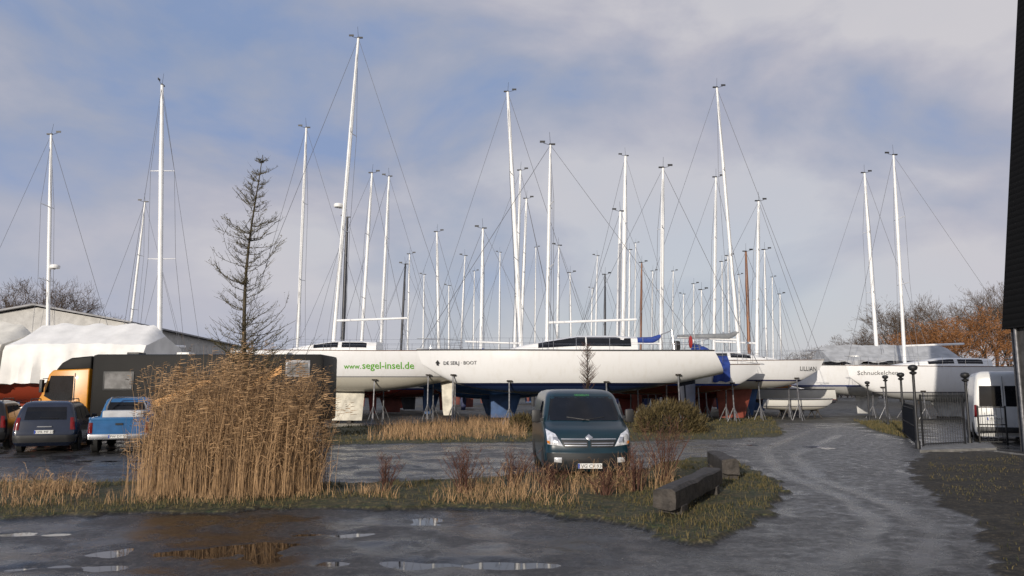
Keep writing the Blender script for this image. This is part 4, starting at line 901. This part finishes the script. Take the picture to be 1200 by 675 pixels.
for sg in (-1,1):
    s.patch('rear',[(sg*.06,1.35),(sg*.78,1.35),(sg*.74,2.1),(sg*.06,2.1)],'rear_window',GLASS,wv,.008)
    s.patch('rear',[(sg*.96,.95),(sg*.84,.95),(sg*.84,1.4),(sg*.94,1.4)],'tail_light',REDL,wv,.012,4,4,.01)
    s.patch('right' if sg>0 else 'left',[(1.6,1.35),(2.6,1.35),(2.5,2.0),(1.95,2.0)],'side_window',GLASS,wv,.006)
    for yy in (1.0,4.5): wheel(wv,sg*.85,yy,.35,.24,sg); arch(wv,sg*.98,yy,.42,sg)
MB().box((0,5.62,.5),(1.8,.14,.2),bev=.03).build('rear_bumper',BLACK,wv,50); plate(wv,5.62,.9,'HST AB 7','rear',x=.3)
MB().box((0,5.585,1.5),(.012,.02,1.9)).build('door_seam',BLACK,wv)
# ------------------------------------------------------------------ timber barriers
def beam(label,p0,p1,z,hh,wd):
    p0=Vector(p0);p1=Vector(p1); d=p1-p0; t=thing('timber_barrier',label,'timber barrier',((p0.x+p1.x)/2,(p0.y+p1.y)/2,0),math.atan2(d.y,d.x),'weathered timber barriers')
    mb=MB(); n=10; rows=[]; Ln=d.length
    for i in range(n+1):
        x=-Ln/2+Ln*i/n; w=[]
        for (a,b_) in ((-1,-1),(-.4,-1.02),(.5,-1),(1,-.9),(1.02,.2),(1,.85),(.85,1),(0,1.03),(-.8,1),(-1,.82),(-1.03,0)): 
            j=noise.noise(Vector((x*1.3,a*2,b_*2+z)))*.03; w.append(Vector((x,a*wd/2+j,z+b_*hh/2+j)))
        rows.append(w)
    mb.grid(rows,True,True).build('beam',TIMBER,t,35,True)
    for sx in (-1,1): MB().box((sx*Ln*.36,0,(z-hh/2)/2-.02),(.32,wd*1.15,z-hh/2+.06),bev=.02,rz=.06*sx).build('support_block',TIMBER,t,50)
a=G(779,612);b_=G(836,578); beam('longer weathered timber barrier nearest the camera beside the track',a,b_,.33,.28,.34)
a=G(857,566);b_=G(838,552); beam('shorter weathered timber barrier behind the longer one',a,b_,.33,.30,.34)
# ------------------------------------------------------------------ lamp posts and iron fence
def lamp(label,x,y,h):
    t=thing('lamp_post',label,'lamp post',(x,y,0),0,'black lamp posts along the fence'); MB().path([(0,0,0),(0,0,.25),(0,0,.3),(0,0,h-.3)],[.085,.085,.05,.045],10).build('post',BLACK,t,40)
    MB().lathe([(.05,h-.32),(.11,h-.28),(.12,h-.24),(.05,h-.2)],(0,0,0),'Z',14).build('collar',BLACK,t,40)
    MB().lathe([(.04,h-.2),(.13,h-.15),(.16,h-.08),(.13,h-.01),(.05,h+.02)],(0,0,0),'Z',16).build('lamp_shade',BLACK,t,60)
for lb,px,py,top in (('nearest black lamp post at the corner of the iron fence',1076,526,428),('black lamp post behind the nearest one, on the left',1060,511,437),('third black lamp post from the near fence corner',1041,501,440),('furthest small black lamp post beside the grass patch',1019,494,447),('black lamp post at the right end of the iron fence',1137,522,437)):
    g=G(px,py); lamp(lb,g.x,g.y,P(px,top,g.y).z)
def fence(label,p0,p1,h,group):
    d=p1-p0; Ln=d.length; t=thing('iron_fence',label,'fence',p0,math.atan2(d.y,d.x),group)
    for z in (.15,h*.55,h): MB().box((Ln/2,0,z),(Ln,.035,.04)).build('rail',BLACK,t)
    mb=MB(); n=int(Ln/.14)
    for k in range(1,n): mb.tube((Ln*k/n,0,.1),(Ln*k/n,0,h+(.12 if k%2 else .04)),.011,.008,4)
    mb.build('railing',BLACK,t)
    for x in (.02,Ln-.02): MB().box((x,0,h/2),(.05,.05,h+.1)).build('fence_post',BLACK,t)
g1=G(1082,526);g2=G(1132,523);g3=G(1148,522.5);g4=G(1182,523)
fence('black iron fence panel right of the nearest lamp post',g1,g2,1.75,'iron fence panels'); fence('black iron fence panel in front of the white delivery van',g3,g4,1.35,'iron fence panels')
ga=G(1074,524);gb=G(1060,512); fence('black iron fence panel between the two nearest lamp posts',ga,gb,1.3,'iron fence panels')
# ------------------------------------------------------------------ barn at right edge
bn=thing('black_barn','tall black boarded barn wall cutting the right edge of the picture','barn',(0,0,0))
pm,nt,b=newmat('black_boards'); N=nt.nodes; tc=N.new('ShaderNodeTexCoord'); wv_=N.new('ShaderNodeTexWave'); wv_.bands_direction='Z'; wv_.wave_profile='SAW'; wv_.inputs['Scale'].default_value=1.6; wv_.inputs['Distortion'].default_value=.3; L_(nt,tc.outputs['Object'],wv_.inputs['Vector'])
cr=N.new('ShaderNodeValToRGB'); cr.color_ramp.elements[0].color=(.003,.003,.003,1); cr.color_ramp.elements[1].color=(.010,.010,.010,1); L_(nt,wv_.outputs['Fac'],cr.inputs['Fac']); L_(nt,cr.outputs['Color'],b.inputs['Base Color']); b.inputs['Roughness'].default_value=.9; b.inputs['Specular IOR Level'].default_value=.15
bb=N.new('ShaderNodeBump'); bb.inputs['Strength'].default_value=.6; bb.inputs['Distance'].default_value=.03; L_(nt,wv_.outputs['Fac'],bb.inputs['Height']); L_(nt,bb.outputs['Normal'],b.inputs['Normal'])
Ye=24.6; e0=P(1174,386,Ye); e1=P(1193,-10,Ye); dx=(e1.x-e0.x)/(e1.z-e0.z); zt=15.5; xt=e0.x+dx*(zt-e0.z); xw=P(1186,450,Ye).x
v=[(e0.x,Ye,e0.z),(xt,Ye,zt),(e0.x,-2,e0.z),(xt,-2,zt),(e0.x+14,Ye,e0.z),(e0.x+14,Ye,zt),(e0.x+14,-2,e0.z),(e0.x+14,-2,zt)]
MB().add(v,[(0,1,3,2),(0,4,5,1),(2,3,7,6),(4,6,7,5),(0,2,6,4),(1,5,7,3)]).build('boarding',pm,bn,None,True)
v=[(xw,Ye-.15),(xw,-1.8),(e0.x+13.8,-1.8),(e0.x+13.8,Ye-.15)]; z1=e0.z-.003
MB().add([(a,b_,-.1) for a,b_ in v]+[(a,b_,z1) for a,b_ in v],[(0,1,5,4),(1,2,6,5),(2,3,7,6),(3,0,4,7)]).build('base_wall',nmat('base_wall',(.075,.072,.07),.85,var=.3,scale=4,bump=.4),bn,None,True)
MB().tube((xw-.08,Ye-.5,0),(xw-.08,Ye-.5,e0.z),.05,n=8).build('drain_pipe',GALV,bn,50)
dg=thing('drain_channel','dark grated drain channel at the foot of the black barn','drain',(0,0,0))
MB().box((xw-.55,Ye-4,.045),(.4,8,.05)).build('frame',CONC,dg); mb=MB()
for k in range(60): mb.box((xw-.55,Ye-7.8+.13*k,.078),(.3,.05,.02))
mb.build('grate',BLACK,dg)
# ------------------------------------------------------------------ sheds at left
sh=thing('long_shed','long low shed with pale gable and grey roof behind the covered boats','shed',(0,0,0))
SW=nmat('shed_wall',(.5,.49,.47),.8,var=.12,scale=2); SR=nmat('shed_roof',(.27,.27,.28),.6,var=.2,scale=3,stretch=(.3,6,1))
r0=P(42,360,62); zr=r0.z; x_r=r0.x; w_=7.5; ze=zr-1.3; y0,y1=62,112; xs_=-4.5
def shp(x,y,z): return (x+xs_*(y-y0)/(y1-y0),y,z)
mb=MB(); mb.add([shp(x_r-w_,y0,0),shp(x_r+w_,y0,0),shp(x_r+w_,y0,ze),shp(x_r,y0,zr),shp(x_r-w_,y0,ze),shp(x_r-w_,y1,0),shp(x_r+w_,y1,0),shp(x_r+w_,y1,ze),shp(x_r,y1,zr),shp(x_r-w_,y1,ze)],[(0,1,2,3,4),(5,9,8,7,6),(1,6,7,2),(0,4,9,5)]); mb.build('wall',SW,sh,None,True)
for sg in (-1,1):
    a=[shp(x_r,y0-.5,zr+.12),shp(x_r+sg*(w_+.5),y0-.5,ze-.02),shp(x_r+sg*(w_+.5),y1+.5,ze-.02),shp(x_r,y1+.5,zr+.12)]
    MB().add(a+[(p[0],p[1],p[2]+.14) for p in a],[(0,1,2,3),(4,5,6,7),(0,1,5,4),(1,2,6,5),(2,3,7,6),(3,0,4,7)]).build('roof',SR,sh,None,True)
MB().box((x_r-3,y0-.03,2),(3,.06,4)).build('door',nmat('shed_door',(.12,.13,.13),.6),sh)
for k in range(3): MB().box((x_r+1.2+2*k,y0-.02,4.4),(1.2,.05,.8)).build('window',GLASS,sh)
